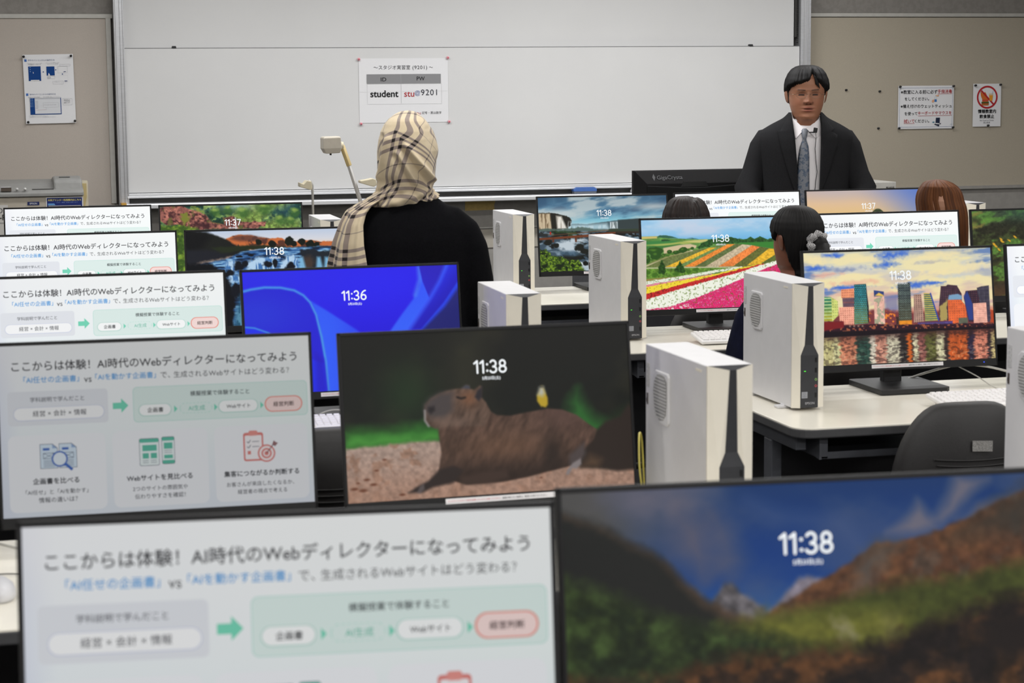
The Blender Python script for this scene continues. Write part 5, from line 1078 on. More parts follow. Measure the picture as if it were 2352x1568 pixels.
MO = make_mouse(); place(MO, (-.045, 3.50, DZ), .2, 'pale mouse at the left edge, beside the nearest lesson slide screen')
o = copy_tree(MO); place(o, (3.30, 6.66, DZ), -.2, 'pale mouse right of the city skyline screen, on the desk behind')
def cable(name, pts, r, m, label):
    P = [Vector(p) for p in pts]; out = []
    for i in range(len(P)-1):
        p0, p1, p2, p3 = P[max(i-1, 0)], P[i], P[i+1], P[min(i+2, len(P)-1)]
        for k in range(6):
            t = k/6; out.append(.5*((2*p1)+(p2-p0)*t+(2*p0-5*p1+4*p2-p3)*t*t+(3*p1-p0-3*p2+p3)*t**3))
    out.append(P[-1]); b = MB(); b.tube(out, r, 8); return tag(b.build(name, m, None), label, 'cable')
m_cab = mat('grey_cable', (176, 174, 168), .5); m_cabd = mat('black_cable', (34, 34, 36), .5)
cable('cable', [(2.56, 5.34, .71), (2.62, 5.31, .735), (2.69, 5.27, .757), (2.76, 5.22, .757), (2.84, 5.14, .735), (2.93, 5.06, .704)], .0034, m_cab, 'thick grey cable arching behind the city skyline screen stand')
cable('cable', [(2.69, 5.265, .755), (2.72, 5.20, .732), (2.75, 5.14, .705), (2.81, 5.12, .703), (2.95, 5.10, .703)], .0018, m_cab, 'thin grey lead branching from the arched cable on the city screen desk')
cable('cable', [(.745, 5.12, .703), (.775, 5.12, .728), (.815, 5.12, .738), (.87, 5.12, .728), (.93, 5.14, .703)], .0025, m_cab, 'grey cable loop under the blue ribbon screen')
cable('cable', [(-.10, 3.87, .735), (-.02, 3.84, .712), (.06, 3.80, .703), (.2, 3.78, .703)], .0028, m_cab, 'grey cable at the left edge above the pale mouse')
cable('cable', [(-.12, 3.64, .703), (-.03, 3.66, .703), (.05, 3.62, .703), (.15, 3.63, .703)], .0012, m_cabd, 'thin black lead on the cream desk at the left edge')
cable('cable', [(1.262, 3.86, .72), (1.265, 3.9, .78), (1.29, 3.98, .84), (1.31, 4.02, .80), (1.32, 4.03, .60), (1.32, 4.03, .3)], .0022, mat('yellow_cable', (200, 186, 84), .5), 'yellow network cable hanging behind the computer right of the capybara screen')
cable('cable', [(2.60, 6.86, .715), (2.66, 6.84, .745), (2.74, 6.80, .748), (2.82, 6.76, .72), (2.92, 6.7, .703)], .004, m_cabd, 'black cables coiled behind the flower field screen stand')
cable('cable', [(3.22, 6.78, .703), (3.27, 6.76, .735), (3.34, 6.72, .745), (3.42, 6.7, .72)], .003, m_cab, 'grey cable above the mouse right of the city skyline screen')

# ---------------------------------------------------------------- front of the room: teacher's desk, screen, visualiser, printer
t = thing('teacher_desk', (3.62, 9.42, 0), 0, 'low grey teacher desk behind the farthest right block screens', 'desk')
b = MB(); b.box((0, 0, .685), (1.70, .6, .03)); b.build('worktop', m_top, t, bevel=.003)
for x in (-.82, .82): b = MB(); b.box((x, 0, .335), (.03, .56, .67)); b.build('side_panel', m_steel, t)
b = MB(); b.box((0, -.27, .36), (1.6, .02, .62)); b.build('front_panel', m_steel, t)
m_gb = mat('matte_black_back', (15, 14, 15), .7, var=.06, scale=60, spec=.2)
t = thing('teacher_monitor', (3.31, 9.36, .7002), 0, 'large black monitor seen from behind, beside the teacher', 'monitor')
b = MB(); W2 = .305
b.loft([[(x*w, y, .285+z*h) for x, z in ((-1, -1), (1, -1), (1, 1), (-1, 1))] for w, h, y in ((W2, .183, .03), (W2, .183, .0), (W2-.008, .178, -.004), (.25, .122, -.034), (.245, .117, -.036))], sm=False); b.build('casing', m_gb, t)
b = MB(); b.prism([(-.247, .395), (-.06, .384), (.06, .384), (.247, .395), (.247, .17), (-.247, .17)], -.045, -.034); b.build('back_cover', mat('back_cover_black', (12, 12, 13), .7, spec=.2), t, bevel=.004)
b = MB(); b.prism([(-.058, .412), (.058, .412), (.072, .386), (-.072, .386)], -.042, -.03); b.build('cable_hatch', mat('hatch_black', (12, 12, 13), .5), t)
b = Flat(.16, .04, .0003); b.poly([(.0, .5), (.05, .02), (.1, .5), (.05, .98)], (74, 74, 76)); b.text('GigaCrysta', .15, .98, .52, (84, 84, 86), bold=.004, res=3); M2 = Matrix.Translation((-.135, -.0115, .452)) @ Matrix.Rotation(-.49, 4, 'X'); b.v = [M2 @ p for p in b.v]; b.build('lettering', mat_attr('grey_logo_print', .5), t)
b = MB(); b.box((0, .0, .1), (.08, .03, .25)); b.build('stand_neck', m_gb, t); b = MB(); b.box((0, .0, .01), (.28, .2, .02)); b.build('stand_base', m_gb, t, bevel=.004)
t = thing('rounded_case', (3.40, YW-.105, 1.0025), 0, 'pale rounded case on the marker tray, half hidden by the black teacher monitor', 'case')
b = MB(); b.loft([[(x*k, .028*sgn, z) for x, sgn in ((-.06, -1), (.06, -1), (.06, 1), (-.06, 1))] for k, z in ((1, 0), (1, .010), (.85, .026), (.6, .04), (.2, .047))], sm=False); b.build('shell', mat('pale_grey_plastic', (214, 212, 212), .45), t, bevel=.006)
t = thing('steel_computer', (4.372, 9.56, .70), 0, 'pale steel computer case with a perforated end behind the teacher', 'computer')
b = MB(); b.box((0, 0, .192), (.125, .32, .384)); b.build('case', mat('pale_steel_case', (196, 194, 188), .45, metal=.3), t, bevel=.002)
b = MB(); b.box((.03, -.161, .335), (.045, .004, .05)); g = b.build('rear_grille', mat('grille_dark', (64, 62, 60), .5), t)
b = MB()
for i in range(5):
    for j in range(6): b.ball((.013+.0085*i+(.004 if j % 2 else 0), -.1635, .314+.0085*j), .0026, n=6, m=4)
b.build('grille_mesh', mat('grille_mesh_pale', (176, 174, 168), .5), g)
b = MB(); b.box((-.02, -.161, .33), (.03, .004, .04)); b.build('port_plate', mat('port_plate_dark', (90, 88, 86), .5), t)

m_ivory = mat('visualiser_ivory', (206, 196, 170), .5, var=.03); m_ivory2 = mat('visualiser_grey_ivory', (188, 180, 166), .5, var=.03); m_tan = mat('visualiser_tan', (206, 184, 132), .5, var=.03)
t = thing('document_camera', (1.55, 9.25, .80), 0, 'ivory overhead document camera with a slanted arm and two side lamps', 'document camera')
b = MB(); b.box((0, 0, .03), (.36, .40, .06)); b.build('base', m_ivory, t, bevel=.01)
def H(x, z, y=0): return (x-1.55, y, z-.80)
b = MB(); b.loft([[H(x, 1.284), H(x+dx, 1.284)] for x, dx in ()] or [[H(1.442+k, 1.282, -.045), H(1.518-k*.2, 1.285, -.045), H(1.518-k*.2, 1.285, .045), H(1.442+k, 1.282, .045)] for k in (.008,)]+[[H(1.438, 1.306, -.05), H(1.524, 1.308, -.05), H(1.524, 1.308, .05), H(1.438, 1.306, .05)], [H(1.438, 1.356, -.05), H(1.520, 1.359, -.05), H(1.520, 1.359, .05), H(1.438, 1.356, .05)], [H(1.444, 1.361, -.044), H(1.514, 1.362, -.044), H(1.514, 1.362, .044), H(1.444, 1.361, .044)]], sm=False); b.build('camera_head', m_ivory2, t, bevel=.004)
b = MB(); b.cyl(H(1.522, 1.318), H(1.539, 1.318), .018, 20); b.build('head_pivot', m_ivory, t, bevel=.002)
b = MB(); b.T = None; a, c = Vector(H(1.533, 1.318)), Vector(H(1.566, 1.222)); b.tube([a, c], .0135, 4, flat=1.0); b.build('upper_arm', m_tan, t, bevel=.002)
b = MB(); b.tube([Vector(H(1.563, 1.228)), Vector(H(1.605, 1.09)), Vector(H(1.675, .86))], .0105, 4); b.build('lower_arm', mat('visualiser_arm_grey', (196, 194, 192), .4, metal=.2), t, bevel=.0015)
b = MB(); b.cyl(H(1.478, 1.283), H(1.478, 1.274), .005, 10); b.build('lens', m_black, t)
m_pole = mat('pale_tube', (184, 182, 178), .4, metal=.25)
for s_, px, lx0, lx1, z0 in ((1, 1.389, 1.325, 1.378, 1.138), (-1, 1.70, 1.612, 1.69, 1.142)):
    b = MB(); b.tube([H(px, .83), H(px, 1.10), H(px, 1.135), H(px-.006*s_ if s_ > 0 else px+.004, 1.152), H(px-.02 if s_ > 0 else px-.01, 1.158)], .0058, 10); lp = b.build('lamp_stem', m_pole, t)
    b = MB()
    if s_ > 0: b.prism([(lx0-1.55, 1.150-.8), (lx0-1.55, 1.130-.8), (lx1-1.55, 1.113-.8), (lx1+.004-1.55, 1.125-.8), (lx1-1.55, 1.155-.8), (lx1-.02-1.55, 1.159-.8), (lx1-.035-1.55, 1.143-.8)], -.04, .03)
    else: b.prism([(lx0-1.55, 1.153-.8), (lx0-1.55, 1.142-.8), (lx1-.015-1.55, 1.123-.8), (lx1-1.55, 1.133-.8), (lx1-.005-1.55, 1.158-.8), (lx1-.02-1.55, 1.163-.8), (lx0+.035-1.55, 1.158-.8)], -.04, .03)
    b.build('lamp_head', m_ivory, t, bevel=.003)
t = thing('equipment_cabinet', (1.55, 9.25, 0), 0, 'grey equipment cabinet carrying the document camera, mostly hidden', 'cabinet')
b = MB(); b.box((0, 0, .40), (.42, .50, .80)); b.build('body', m_steel, t, bevel=.004)
b = MB(); b.box((0, -.252, .40), (.38, .006, .70)); b.build('door', m_steel, t, bevel=.002)

m_pg = mat('printer_grey', (138, 138, 136), .5, var=.04); m_pb = mat('printer_beige', (176, 168, 154), .5, var=.03)
t = thing('large_format_printer', (-.15, 9.95, 0), 0, 'wide grey and beige floor printer in the far left corner', 'printer')
def X(x): return x+.15
b = MB(); b.loft([[(X(-.75), y, z), (X(.352), y, z), (X(.352), y+.5, z), (X(-.75), y+.5, z)] for y, z in ((-.25, .84), (-.25, 1.085))], sm=False); b.build('body', m_pb, t, bevel=.006)
b = MB(); b.prism([(-.262, 1.086), (-.262, 1.104), (-.245, 1.115), (-.06, 1.142), (.22, 1.15), (.25, 1.10), (.25, 1.086)], X(-.76), X(.354), plane='yz'); b.build('top_cover', m_pg, t, bevel=.004)
b = MB(); b.prism([(-.22, 1.10), (-.205, 1.155), (-.19, 1.166), (.0, 1.172), (.2, 1.16), (.2, 1.10)], X(.216), X(.350), plane='yz'); b.build('carriage_housing', m_pg, t, bevel=.012)
b = MB(); b.box((X(.271), -.1, 1.171), (.05, .05, .003)); b.build('housing_vent', mat('vent_dark_grey', (98, 98, 96), .7), t)
b = MB(); b.box((X(.165), -.20, 1.118), (.10, .06, .006)); b.build('slot', m_dark, t)
b = MB(); b.box((X(-.005), -.248, 1.124), (.048, .02, .018)); b.build('display_panel', mat('display_brown', (84, 74, 66), .3), t)
b = MB(); b.box((X(-.005), -.258, 1.134), (.046, .004, .003)); b.build('display_rim', m_alub, t)
for x in (.045, .082): b = MB(); b.cyl((X(x), -.262, 1.122), (X(x), -.25, 1.124), .007, 12); b.build('button', mat('button_pale', (190, 190, 188), .4), t)
b = Flat(.055, .016, .0003); b.rect(0, 0, 1, 1, (34, 44, 92)); b.n = 3; b.text('EPSON', .2, .8, .5, (214, 216, 222), bold=.005, res=3); b.v = [p+Vector((X(.118), -.2515, 1.062)) for p in b.v]; b.build('name_badge', mat_attr('badge_blue_print', .4), t)
b = Flat(.172, .06, .0003); b.rect(0, 0, 1, 1, (214, 214, 214)); b.n = 2; b.rect(.025, .06, .975, .97, (26, 44, 110)); b.n = 3; b.text('大判プリンター利用案内はこちら', .05, .95, .24, (240, 226, 130), bold=.025, res=2); b.text('ポスター・横断幕・垂れ幕の印刷ができます', .28, .86, .43, (130, 150, 210), res=1); b.poly([(.05, .5), (.22, .5), (.25, .64), (.05, .64)], (96, 150, 206)); b.n = 4; b.text('利用方法', .07, .20, .57, (214, 226, 240), res=1); b.rect(.06, .68, .94, .72, (206, 200, 190)); b.v = [p+Vector((X(.263), -.2515, 1.082)) for p in b.v]; b.build('advert_sticker', mat_attr('advert_print', .4), t)
b = Flat(.15, .16, .0003); b.rect(0, 0, 1, 1, (196, 194, 190)); b.n = 2; b.text('EPSON', .30, 1.02, .16, (90, 90, 92), res=2); b.text('SC-P', .45, .92, .36, (60, 60, 62), bold=.02, res=2); b.rect(0, .52, 1, .54, (150, 150, 148)); b.v = [p+Vector((X(-.075), -.2515, 1.05)) for p in b.v]; b.build('name_label', mat_attr('pale_label_print', .4), t)
for x in (-.6, .25):
    b = MB(); b.box((X(x), 0, .42), (.06, .06, .84)); b.build('stand_leg', m_pg, t); b = MB(); b.box((X(x), 0, .03), (.08, .6, .06)); b.build('stand_foot', m_pg, t)
b = MB(); b.box((X(-.17), 0, .3), (.85, .04, .06)); b.build('stand_bar', m_pg, t)
b = MB(); b.prism([(X(.30), 1.03), (X(.362), .99), (X(.392), .99), (X(.392), 1.135), (X(.388), 1.139), (X(.34), 1.141)], .20, .205); tr = b.build('paper_tray', mat('tray_ivory', (206, 198, 176), .5), t)
b = MB(); b.prism([(X(.335), 1.125), (X(.385), 1.125), (X(.385), 1.06), (X(.372), .995), (X(.36), 1.0)], .196, .2); b.build('tray_insert', mat('tray_tan', (190, 172, 122), .6), tr)
# ---------------------------------------------------------------- people
HT_ = np.array([  # t (0 chin, 1 crown), half width, front depth, back depth for a 0.235 m head
    (-.55, .066, .058, .070), (-.40, .060, .054, .066), (-.22, .057, .052, .063), (-.10, .056, .056, .062), (-.03, .050, .066, .060), (0, .046, .076, .058), (.03, .049, .083, .058), (.08, .056, .087, .060),
    (.15, .062, .088, .066), (.22, .0675, .0885, .074), (.3, .0725, .0885, .082), (.4, .0765, .089, .091), (.5, .078, .090, .098), (.6, .0785, .0925, .102), (.7, .078, .091, .103), (.8, .0735, .084, .097), (.88, .063, .070, .084), (.94, .047, .051, .062), (.975, .031, .034, .041), (.993, .015, .017, .02), (1.0, .001, .001, .001)])
def head_r(t): return [np.interp(t, HT_[:, 0], HT_[:, k]) for k in (1, 2, 3)]
def gs(a, s): return exp(-(a/s)**2)
def head_pt(t, th, H, ws, face=True, off=0.):
    w, f, bk = head_r(t); k = H/.235; s_, c = sin(th), cos(th)
    x = (w*k*ws+off)*(abs(s_)**.92)*(1 if s_ >= 0 else -1); y = -(f*k+off)*(abs(c)**.9) if c > 0 else (bk*k+off)*abs(c)**.95
    if face and c > 0:
        X = x/k; d = 0
        if t > .30: d += gs(X, .0075+.006*max(0, (.56-t)/.2))*np.interp(t, [.3, .335, .37, .42, .5, .56, .62], [0, .013, .021, .015, .006, .001, 0])
        d += (gs(X-.0135, .0065)+gs(X+.0135, .0065))*.007*gs(t-.355, .03)
        d -= (gs(X-.031, .015)+gs(X+.031, .015))*.006*gs(t-.505, .04)
        d += (gs(X-.031, .012)+gs(X+.031, .012))*.0035*gs(t-.50, .018)
        d += (gs(X-.03, .02)+gs(X+.03, .02))*.004*gs(t-.585, .03)
        d += gs(X, .022)*(.0065*gs(t-.252, .02)+.0065*gs(t-.195, .022)); d -= gs(X, .018)*.0055*gs(t-.224, .009)
        d += gs(X, .02)*.006*gs(t-.07, .05); d += (gs(X-.045, .018)+gs(X+.045, .018))*.004*gs(t-.36, .09); d -= gs(X, .03)*.003*gs(t-.135, .03)
        y -= d*k
    return x, y, t*H
def skin_col(t, X, front, base):
    r, g, b_ = base
    if not front: return base
    lip = gs(X, .022)*(gs(t-.25, .022)+gs(t-.195, .024)); lip = min(1, lip)
    dk = min(1, (1-smooth01((abs(X)-.014)/.010))*gs(t-.224, .0075)*1.1)
    ex = abs(X)-.031; eye = (1-smooth01((abs(ex)-.0105)/.004))*(1-smooth01((abs(t-.500-.10*ex+26*ex*ex)-.0085)/.009)); lid = (1-smooth01((abs(ex)-.013)/.004))*gs(t-.532+26*ex*ex, .007)*.55
    brow = (1-smooth01((abs(ex)-.014)/.006))*gs(t-.592-.35*ex+14*ex*ex, .012)*.8
    nos = min(1, gs(abs(X)-.0085, .0045)*gs(t-.322, .012)*1.0+.5*gs(abs(X)-.020, .004)*gs(t-.345, .02)+.35*gs(X, .02)*gs(t-.312, .008)); sh = (gs(abs(X)-.031, .018))*gs(t-.515, .045)*.16
    def mix(a, c, k): return tuple(p*(1-k)+q*k for p, q in zip(a, c))
    c = mix(base, (150, 84, 74), lip*.75); c = mix(c, (52, 26, 24), dk*.9); c = mix(c, (92, 54, 44), lid); c = mix(c, (26, 18, 17), min(1, eye)); c = mix(c, (52, 36, 30), brow); c = mix(c, (56, 30, 26), nos); c = mix(c, (84, 50, 42), sh)
    c = mix(c, (190, 110, 92), .16*(gs(abs(X)-.045, .02)*gs(t-.36, .08)+gs(X, .016)*gs(t-.36, .05)))
    return c
def angles(n): return [p-.38*sin(p) for p in [-pi+2*pi*i/n for i in range(n)]]
def add_head(b, T, H, ws, base, t0=-.55, face=True, mi=0, ears=True):
    old = b.T; b.T = T if old is None else old @ T
    A = angles(128); ts = [t0+(0-t0)*i/8 for i in range(8)]+[i/150 for i in range(146)]+[.975, .985, .993, 1.0]
    rings, cols = [], []
    for t in ts:
        for th in A:
            p = head_pt(t, th, H, ws, face); rings.append(p); cols.append(rgb(skin_col(t, p[0]/(H/.235), cos(th) > .1 and face, base)))
    n = len(A); b.loft([rings[i*n:(i+1)*n] for i in range(len(ts))], mi, cols)
    if ears:
        k = H/.235
        for s_ in (-1, 1):
            R = []
            for q, e in ((-1, .3), (-.8, .7), (-.4, .95), (0, 1), (.4, 1.05), (.75, .9), (1, .4)):
                R.append([(s_*(.0765*ws+.006+.010*(.5+.5*sin(a))*e+.003*cos(a)*e+.004*q)*k, (.006+.018*sin(a)*e)*k, (.465+.125*q)*H) for a in [2*pi*i/12 for i in range(12)]])
            b.loft(R, mi, tuple(v*.92 for v in base))
    b.T = old
def hair_shell(b, T, H, ws, tl, thick, mi=0, lump=.002, t0=-.2, seed=1, n=160, freq=40):
    """scalp-hugging hair: lies thick above the hairline tl(angle) and dips under the skin below it"""
    rn = np.random.RandomState(seed); ph = rn.rand(8)*6.28; fq = freq*(.5+rn.rand(8)); A = [-pi+2*pi*(i+.5)/n for i in range(n)]
    lx = [p[0] for p in tl]; ly = [p[1] for p in tl]; ts = [t0+(1-t0)*(1-(1-i/44)**1.35) for i in range(44)]+[.995, 1.0]; rings, uv = [], []
    for t in ts:
        r = []
        for th in A:
            e = (t-np.interp(th, lx, ly)-.012*sin(31*th+ph[0])*sin(17*th+ph[1])-.008*sin(53*th+ph[2]))/.06; e = max(-.35, min(1, e)); e = e*e*(3-2*e) if e > 0 else e
            l = sum(sin(f*th+p) for f, p in zip(fq, ph))*lump/3*(1 if t < .96 else .3)
            x, y, z = head_pt(min(t, 1), th, H, ws, False, (thick+l)*e if e > 0 else -.007)
            r.append((x, y, z+(thick*.9*max(0, e) if t > .8 else 0)*smooth01((t-.8)/.2))); uv.append((th/6.28+.5, t))
        rings.append(r)
    old = b.T; b.T = T if old is None else old @ T; b.loft(rings, mi, uv=uv); b.T = old
def smooth01(t): t = max(0, min(1, t)); return t*t*(3-2*t)
def m_hair(name, c, c2, rough=.58):
    return mat(name, c, rough, c2=c2, scale=1.0, stretch=(70, 1.6, 1), coord='UV', bump=.3, bscale=1.3, spec=.22, lo=.3, hi=.7)
def ell(cx, cy, z, w, f, bk, n=48, e=.85, twist=0.):
    out = []
    for i in range(n):
        a = 2*pi*i/n; s_, c = sin(a), cos(a)
        out.append((cx+w*(abs(s_)**e)*(1 if s_ >= 0 else -1), cy-(f if c > 0 else bk)*(abs(c)**e)*(1 if c >= 0 else -1), z))
    return out
def add_hand(b, wrist, fwd, up, side, col, curl=.35, mi=0):
    """palm, four unequal bent fingers and a thumb leaving the side of the palm"""
    f = Vector(fwd).normalized(); u = Vector(up).normalized(); r = f.cross(u).normalized()*side; w = Vector(wrist)
    rings = []
    for q, hw, ht in ((-.01, .026, .019), (.02, .031, .017), (.05, .040, .015), (.08, .041, .013), (.092, .036, .010)):
        rings.append([w+f*q+r*(hw*cos(a))+u*(ht*sin(a)) for a in [2*pi*i/14 for i in range(14)]])
    b.loft(rings, mi, col)
    for k, (o, L) in enumerate(((-.030, .062), (-.010, .074), (.011, .080), (.031, .072))):
        p = w+f*.082+r*(-o); a = 0; pts = [p-f*.02, p]
        for s_ in (.45, .32, .23): a += curl; p = p+(f*cos(a)-u*sin(a))*L*s_; pts.append(p)
        b.tube(pts, [.0085, .009, .0085, .0078, .0062], 8, mi, col)
    p = w+f*.028+r*.028; b.tube([p-r*.01, p+r*.016+f*.014-u*.004, p+r*.030+f*.036-u*.010, p+r*.034+f*.060-u*.018], [.011, .0115, .010, .0075], 8, mi, col)
m_skin = mat_attr('skin', .5, .35, .08, 900)

# ---- the teacher: standing in a dark suit behind the last row, hands on the desk
SK = (152, 104, 79)
b = MB(); TH = Matrix.Translation((.002, -.02, 1.412)) @ Matrix.Rotation(.04, 4, 'Z')
add_head(b, TH, .247, 1.04, SK, -.5)
b.loft([ell(0, 0, z, w, f, k) for z, w, f, k in ((.86, .17, .11, .10), (1.0, .175, .11, .10), (1.2, .18, .10, .10), (1.32, .17, .085, .09), (1.36, .11, .07, .08), (1.40, .06, .06, .07))], 0, SK)
for s_ in (-1, 1):
    b.tube([(s_*.17, .01, 1.31), (s_*.225, .01, 1.20), (s_*.275, -.02, 1.08), (s_*.19, -.14, .965), (s_*.085, -.235, .875)], [.05, .048, .042, .034, .026], 12, 0, SK)
    add_hand(b, (s_*.085, -.235+.02*s_, .875), (-s_*.75, -.15, -.6), (0, -1, .1), s_, SK, .25)
    b.tube([(s_*.095, 0, .92), (s_*.10, .0, .5), (s_*.10, .02, .09)], [.08, .055, .042], 12, 0, SK)
TE = b.build('person', m_skin, None, (3.742, 8.95, 0), -.33); tag(TE, 'person in a dark suit and blue patterned tie standing in front of the whiteboard', 'person')
m_suit = mat('charcoal_suit_wool', (29, 29, 31), .9, var=.1, scale=200, bump=.25, bscale=500, spec=.2)
m_shirt = mat('white_shirt', (226, 222, 224), .7, var=.02, scale=14, bump=.2, bscale=20)
b = MB(); hb = .0195
hair_shell(b, TH, .247, 1.04, [(-3.2, .10), (-2.5, .16), (-2.1, .40), (-1.8, .50), (-1.5, .545), (-1.2, .60), (-.95, .645), (-.6, .69), (-.2, .72), (.02, .76), (.18, .86), (.27, .885), (.36, .83), (.52, .74), (.8, .67), (1.1, .61), (1.5, .545), (1.8, .50), (2.1, .40), (2.5, .16), (3.2, .10)], hb, 0, .003, 0, 4)
for i in range(16):     # loose strands over the forehead, swept from the parting
    a = .34+.035*i/2; t1 = .70-.006*i
    pts = [Vector(head_pt(.88+(t1-.88)*q, .30+(a-.30)*q**.8, .247, 1.04, False, .012-.006*q)) for q in (0, .3, .6, .85, 1)]
    b.T = TH; b.tube(pts, [.002, .0024, .002, .0012, .0004], 5); b.T = None
b.build('hair', m_hair('teacher_black_hair', (9, 8, 9), (22, 20, 21), .62), TE)
# shirt, collar, tie
def shirt_y(z): return -np.interp(z, [.9, 1.1, 1.2, 1.28, 1.34, 1.37, 1.40, 1.45], [.118, .118, .116, .112, .104, .092, .074, .062])
b = MB(); b.loft([ell(0, 0, z, w, -shirt_y(z), k) for z, w, k in ((.86, .18, .105), (1.1, .185, .105), (1.2, .185, .105), (1.30, .18, .1), (1.34, .15, .09), (1.37, .095, .085), (1.395, .066, .078), (1.42, .062, .074))]); sh = b.build('shirt', m_shirt, TE)
b = MB()
for s_, P in ((-1, [(-.067, -.022, 1.447), (-.062, -.060, 1.424), (-.010, -.098, 1.372), (-.050, -.112, 1.329), (-.084, -.074, 1.366)]), (1, [(.066, -.022, 1.440), (.058, -.060, 1.418), (-.002, -.098, 1.374), (.042, -.112, 1.329), (.080, -.074, 1.360)])):
    b.add(P, [(0, 1, 4), (1, 2, 3), (1, 3, 4)] if s_ < 0 else [(0, 4, 1), (1, 3, 2), (1, 4, 3)])
    nb = [(s_*.076*c, -.012+.08*d, 1.445-(0 if s_ < 0 else .006)+.004*d) for c, d in ((.93, .05), (.86, .5), (.5, .9), (0, 1.))]
    lo = [(x*1.0, y*1.0, z-.05) for x, y, z in nb]; b.add(nb+lo, [(i, i+1, i+5, i+4) for i in range(3)])
b.build('collar', m_shirt, sh, solid=.003)
b = MB(); rings = []
for z, cx, hw, d in ((1.376, -.010, .011, .012), (1.366, -.010, .0165, .017), (1.34, -.0105, .013, .016), (1.326, -.011, .0095, .011), (1.318, -.011, .011, .007), (1.29, -.012, .0205, .007), (1.24, -.014, .0265, .008), (1.17, -.017, .030, .009), (1.08, -.017, .0315, .009), (1.0, -.016, .032, .009), (.93, -.015, .033, .009)):
    y = shirt_y(z)-.004; rings.append([(cx+hw*x, y-d*q, z) for x, q in ((-1, .1), (-.6, .8), (0, 1.1), (.6, .8), (1, .1), (.6, -.2), (-.6, -.2))])
tm = bpy.data.materials.new('tie_silk'); tm.use_nodes = True; nt = tm.node_tree; bs = nt.nodes['Principled BSDF']
tc = N(nt, 'ShaderNodeTexCoord'); nz = N(nt, 'ShaderNodeTexNoise'); nz.inputs['Scale'].default_value = 40; vo = N(nt, 'ShaderNodeTexVoronoi'); vo.inputs['Scale'].default_value = 30
mx = N(nt, 'ShaderNodeMixRGB'); mx.inputs[0].default_value = .12; nt.links.new(tc.outputs['Object'], nz.inputs['Vector']); nt.links.new(tc.outputs['Object'], mx.inputs[1]); nt.links.new(nz.outputs['Color'], mx.inputs[2]); nt.links.new(mx.outputs[0], vo.inputs['Vector'])
cr = N(nt, 'ShaderNodeValToRGB'); cr.color_ramp.elements[0].position = .36; cr.color_ramp.elements[0].color = rgba((74, 88, 108)); cr.color_ramp.elements[1].position = .50; cr.color_ramp.elements[1].color = rgba((118, 122, 130)); nt.links.new(vo.outputs['Distance'], cr.inputs[0]); nt.links.new(cr.outputs[0], bs.inputs['Base Color']); bs.inputs['Roughness'].default_value = .55
b.loft(rings); b.build('tie', tm, TE)
# jacket: open front shell, sleeves, lapels
JZ = [(1.452, .080, .060, .080), (1.425, .105, .075, .086), (1.395, .165, .092, .094), (1.365, .215, .106, .102), (1.33, .235, .118, .11), (1.28, .235, .128, .115), (1.18, .222, .134, .118), (1.05, .214, .136, .12), (.92, .22, .138, .125), (.78, .228, .14, .13)]
def jk(z): 
    zz = [r[0] for r in JZ][::-1]; return [np.interp(z, zz, [r[k] for r in JZ][::-1]) for k in (1, 2, 3)]
def xl(z): return np.interp(z, [.8, 1.09, 1.2, 1.33, 1.46], [-.03, -.044, -.045, -.056, -.073])
def xr(z): return np.interp(z, [.8, 1.09, 1.2, 1.33, 1.46], [.05, .060, .063, .066, .069])
def jy(x, z): 
    w, f, k = jk(z); q = min(.999, abs(x)/w); return -f*(max(0, 1-q**(1/.85*2)))**(.425)
b = MB(); rings = []
for z in [1.452, 1.44, 1.425, 1.41, 1.395, 1.38, 1.365, 1.35, 1.33, 1.30, 1.27, 1.22, 1.15, 1.08, 1.0, .92, .85, .78]:
    w, f, k = jk(z); r = []; n = 56
    a0, a1 = asin(max(-1, min(1, (xr(z)/w)**(1/.85)))), 2*pi-asin(max(-1, min(1, (abs(xl(z))/w)**(1/.85))))
    for i in range(n+1):
        a = a0+(a1-a0)*i/n; s_, c = sin(a), cos(a); r.append((w*(abs(s_)**.85)*(1 if s_ >= 0 else -1), -(f if c > 0 else k)*(abs(c)**.85)*(1 if c >= 0 else -1)+.002*sin(9*z+3*a), z))
    rings.append(r)
b.loft(rings[::-1], closed=False, cap=False); jacket = b.build('jacket', m_suit, TE, solid=.006, subsurf=1)
for s_ in (-1, 1):
    b = MB(); P = [(s_*.150, .005, 1.338), (s_*.185, .005, 1.322), (s_*.207, .003, 1.285), (s_*.225, .0, 1.22), (s_*.246, -.008, 1.15), (s_*.275, -.03, 1.085), (s_*.268, -.065, 1.03), (s_*.20, -.14, .962), (s_*.115, -.215, .90)]
    b.tube(P, [.048, .058, .061, .062, .062, .066, .066, .058, .050], 20); 
    b.v = [v+Vector((0, 0, .0025*sin(90*v.z+4*v.x))) for v in b.v]; b.build('sleeve', m_suit, jacket)
    b = MB(); n = 14; O = (([1.452, 1.40, 1.366, 1.364, 1.345, 1.27, 1.15, 1.06], [-.082, -.108, -.126, -.139, -.136, -.118, -.082, -.050]) if s_ < 0 else ([1.442, 1.40, 1.372, 1.36, 1.345, 1.29, 1.17, 1.06], [.080, .108, .132, .120, .146, .146, .108, .066]))
    zz = sorted(set([1.452-.39*i/26 for i in range(27)]+O[0])); vs = []
    for z in zz:
        xi = xl(z) if s_ < 0 else xr(z); xo = np.interp(z, O[0][::-1], O[1][::-1])
        for q in range(7): x = xi+(xo-xi)*q/6; vs.append((x, jy(x, z)-.007-.003*sin(pi*q/6), z))
    fs = [(i*7+q, i*7+q+1, (i+1)*7+q+1, (i+1)*7+q) for i in range(len(zz)-1) for q in range(6)]
    b.add(vs, [f if s_ > 0 else f[::-1] for f in fs], sm=True); b.build('lapel', m_suit, jacket, solid=.004)
b = MB()
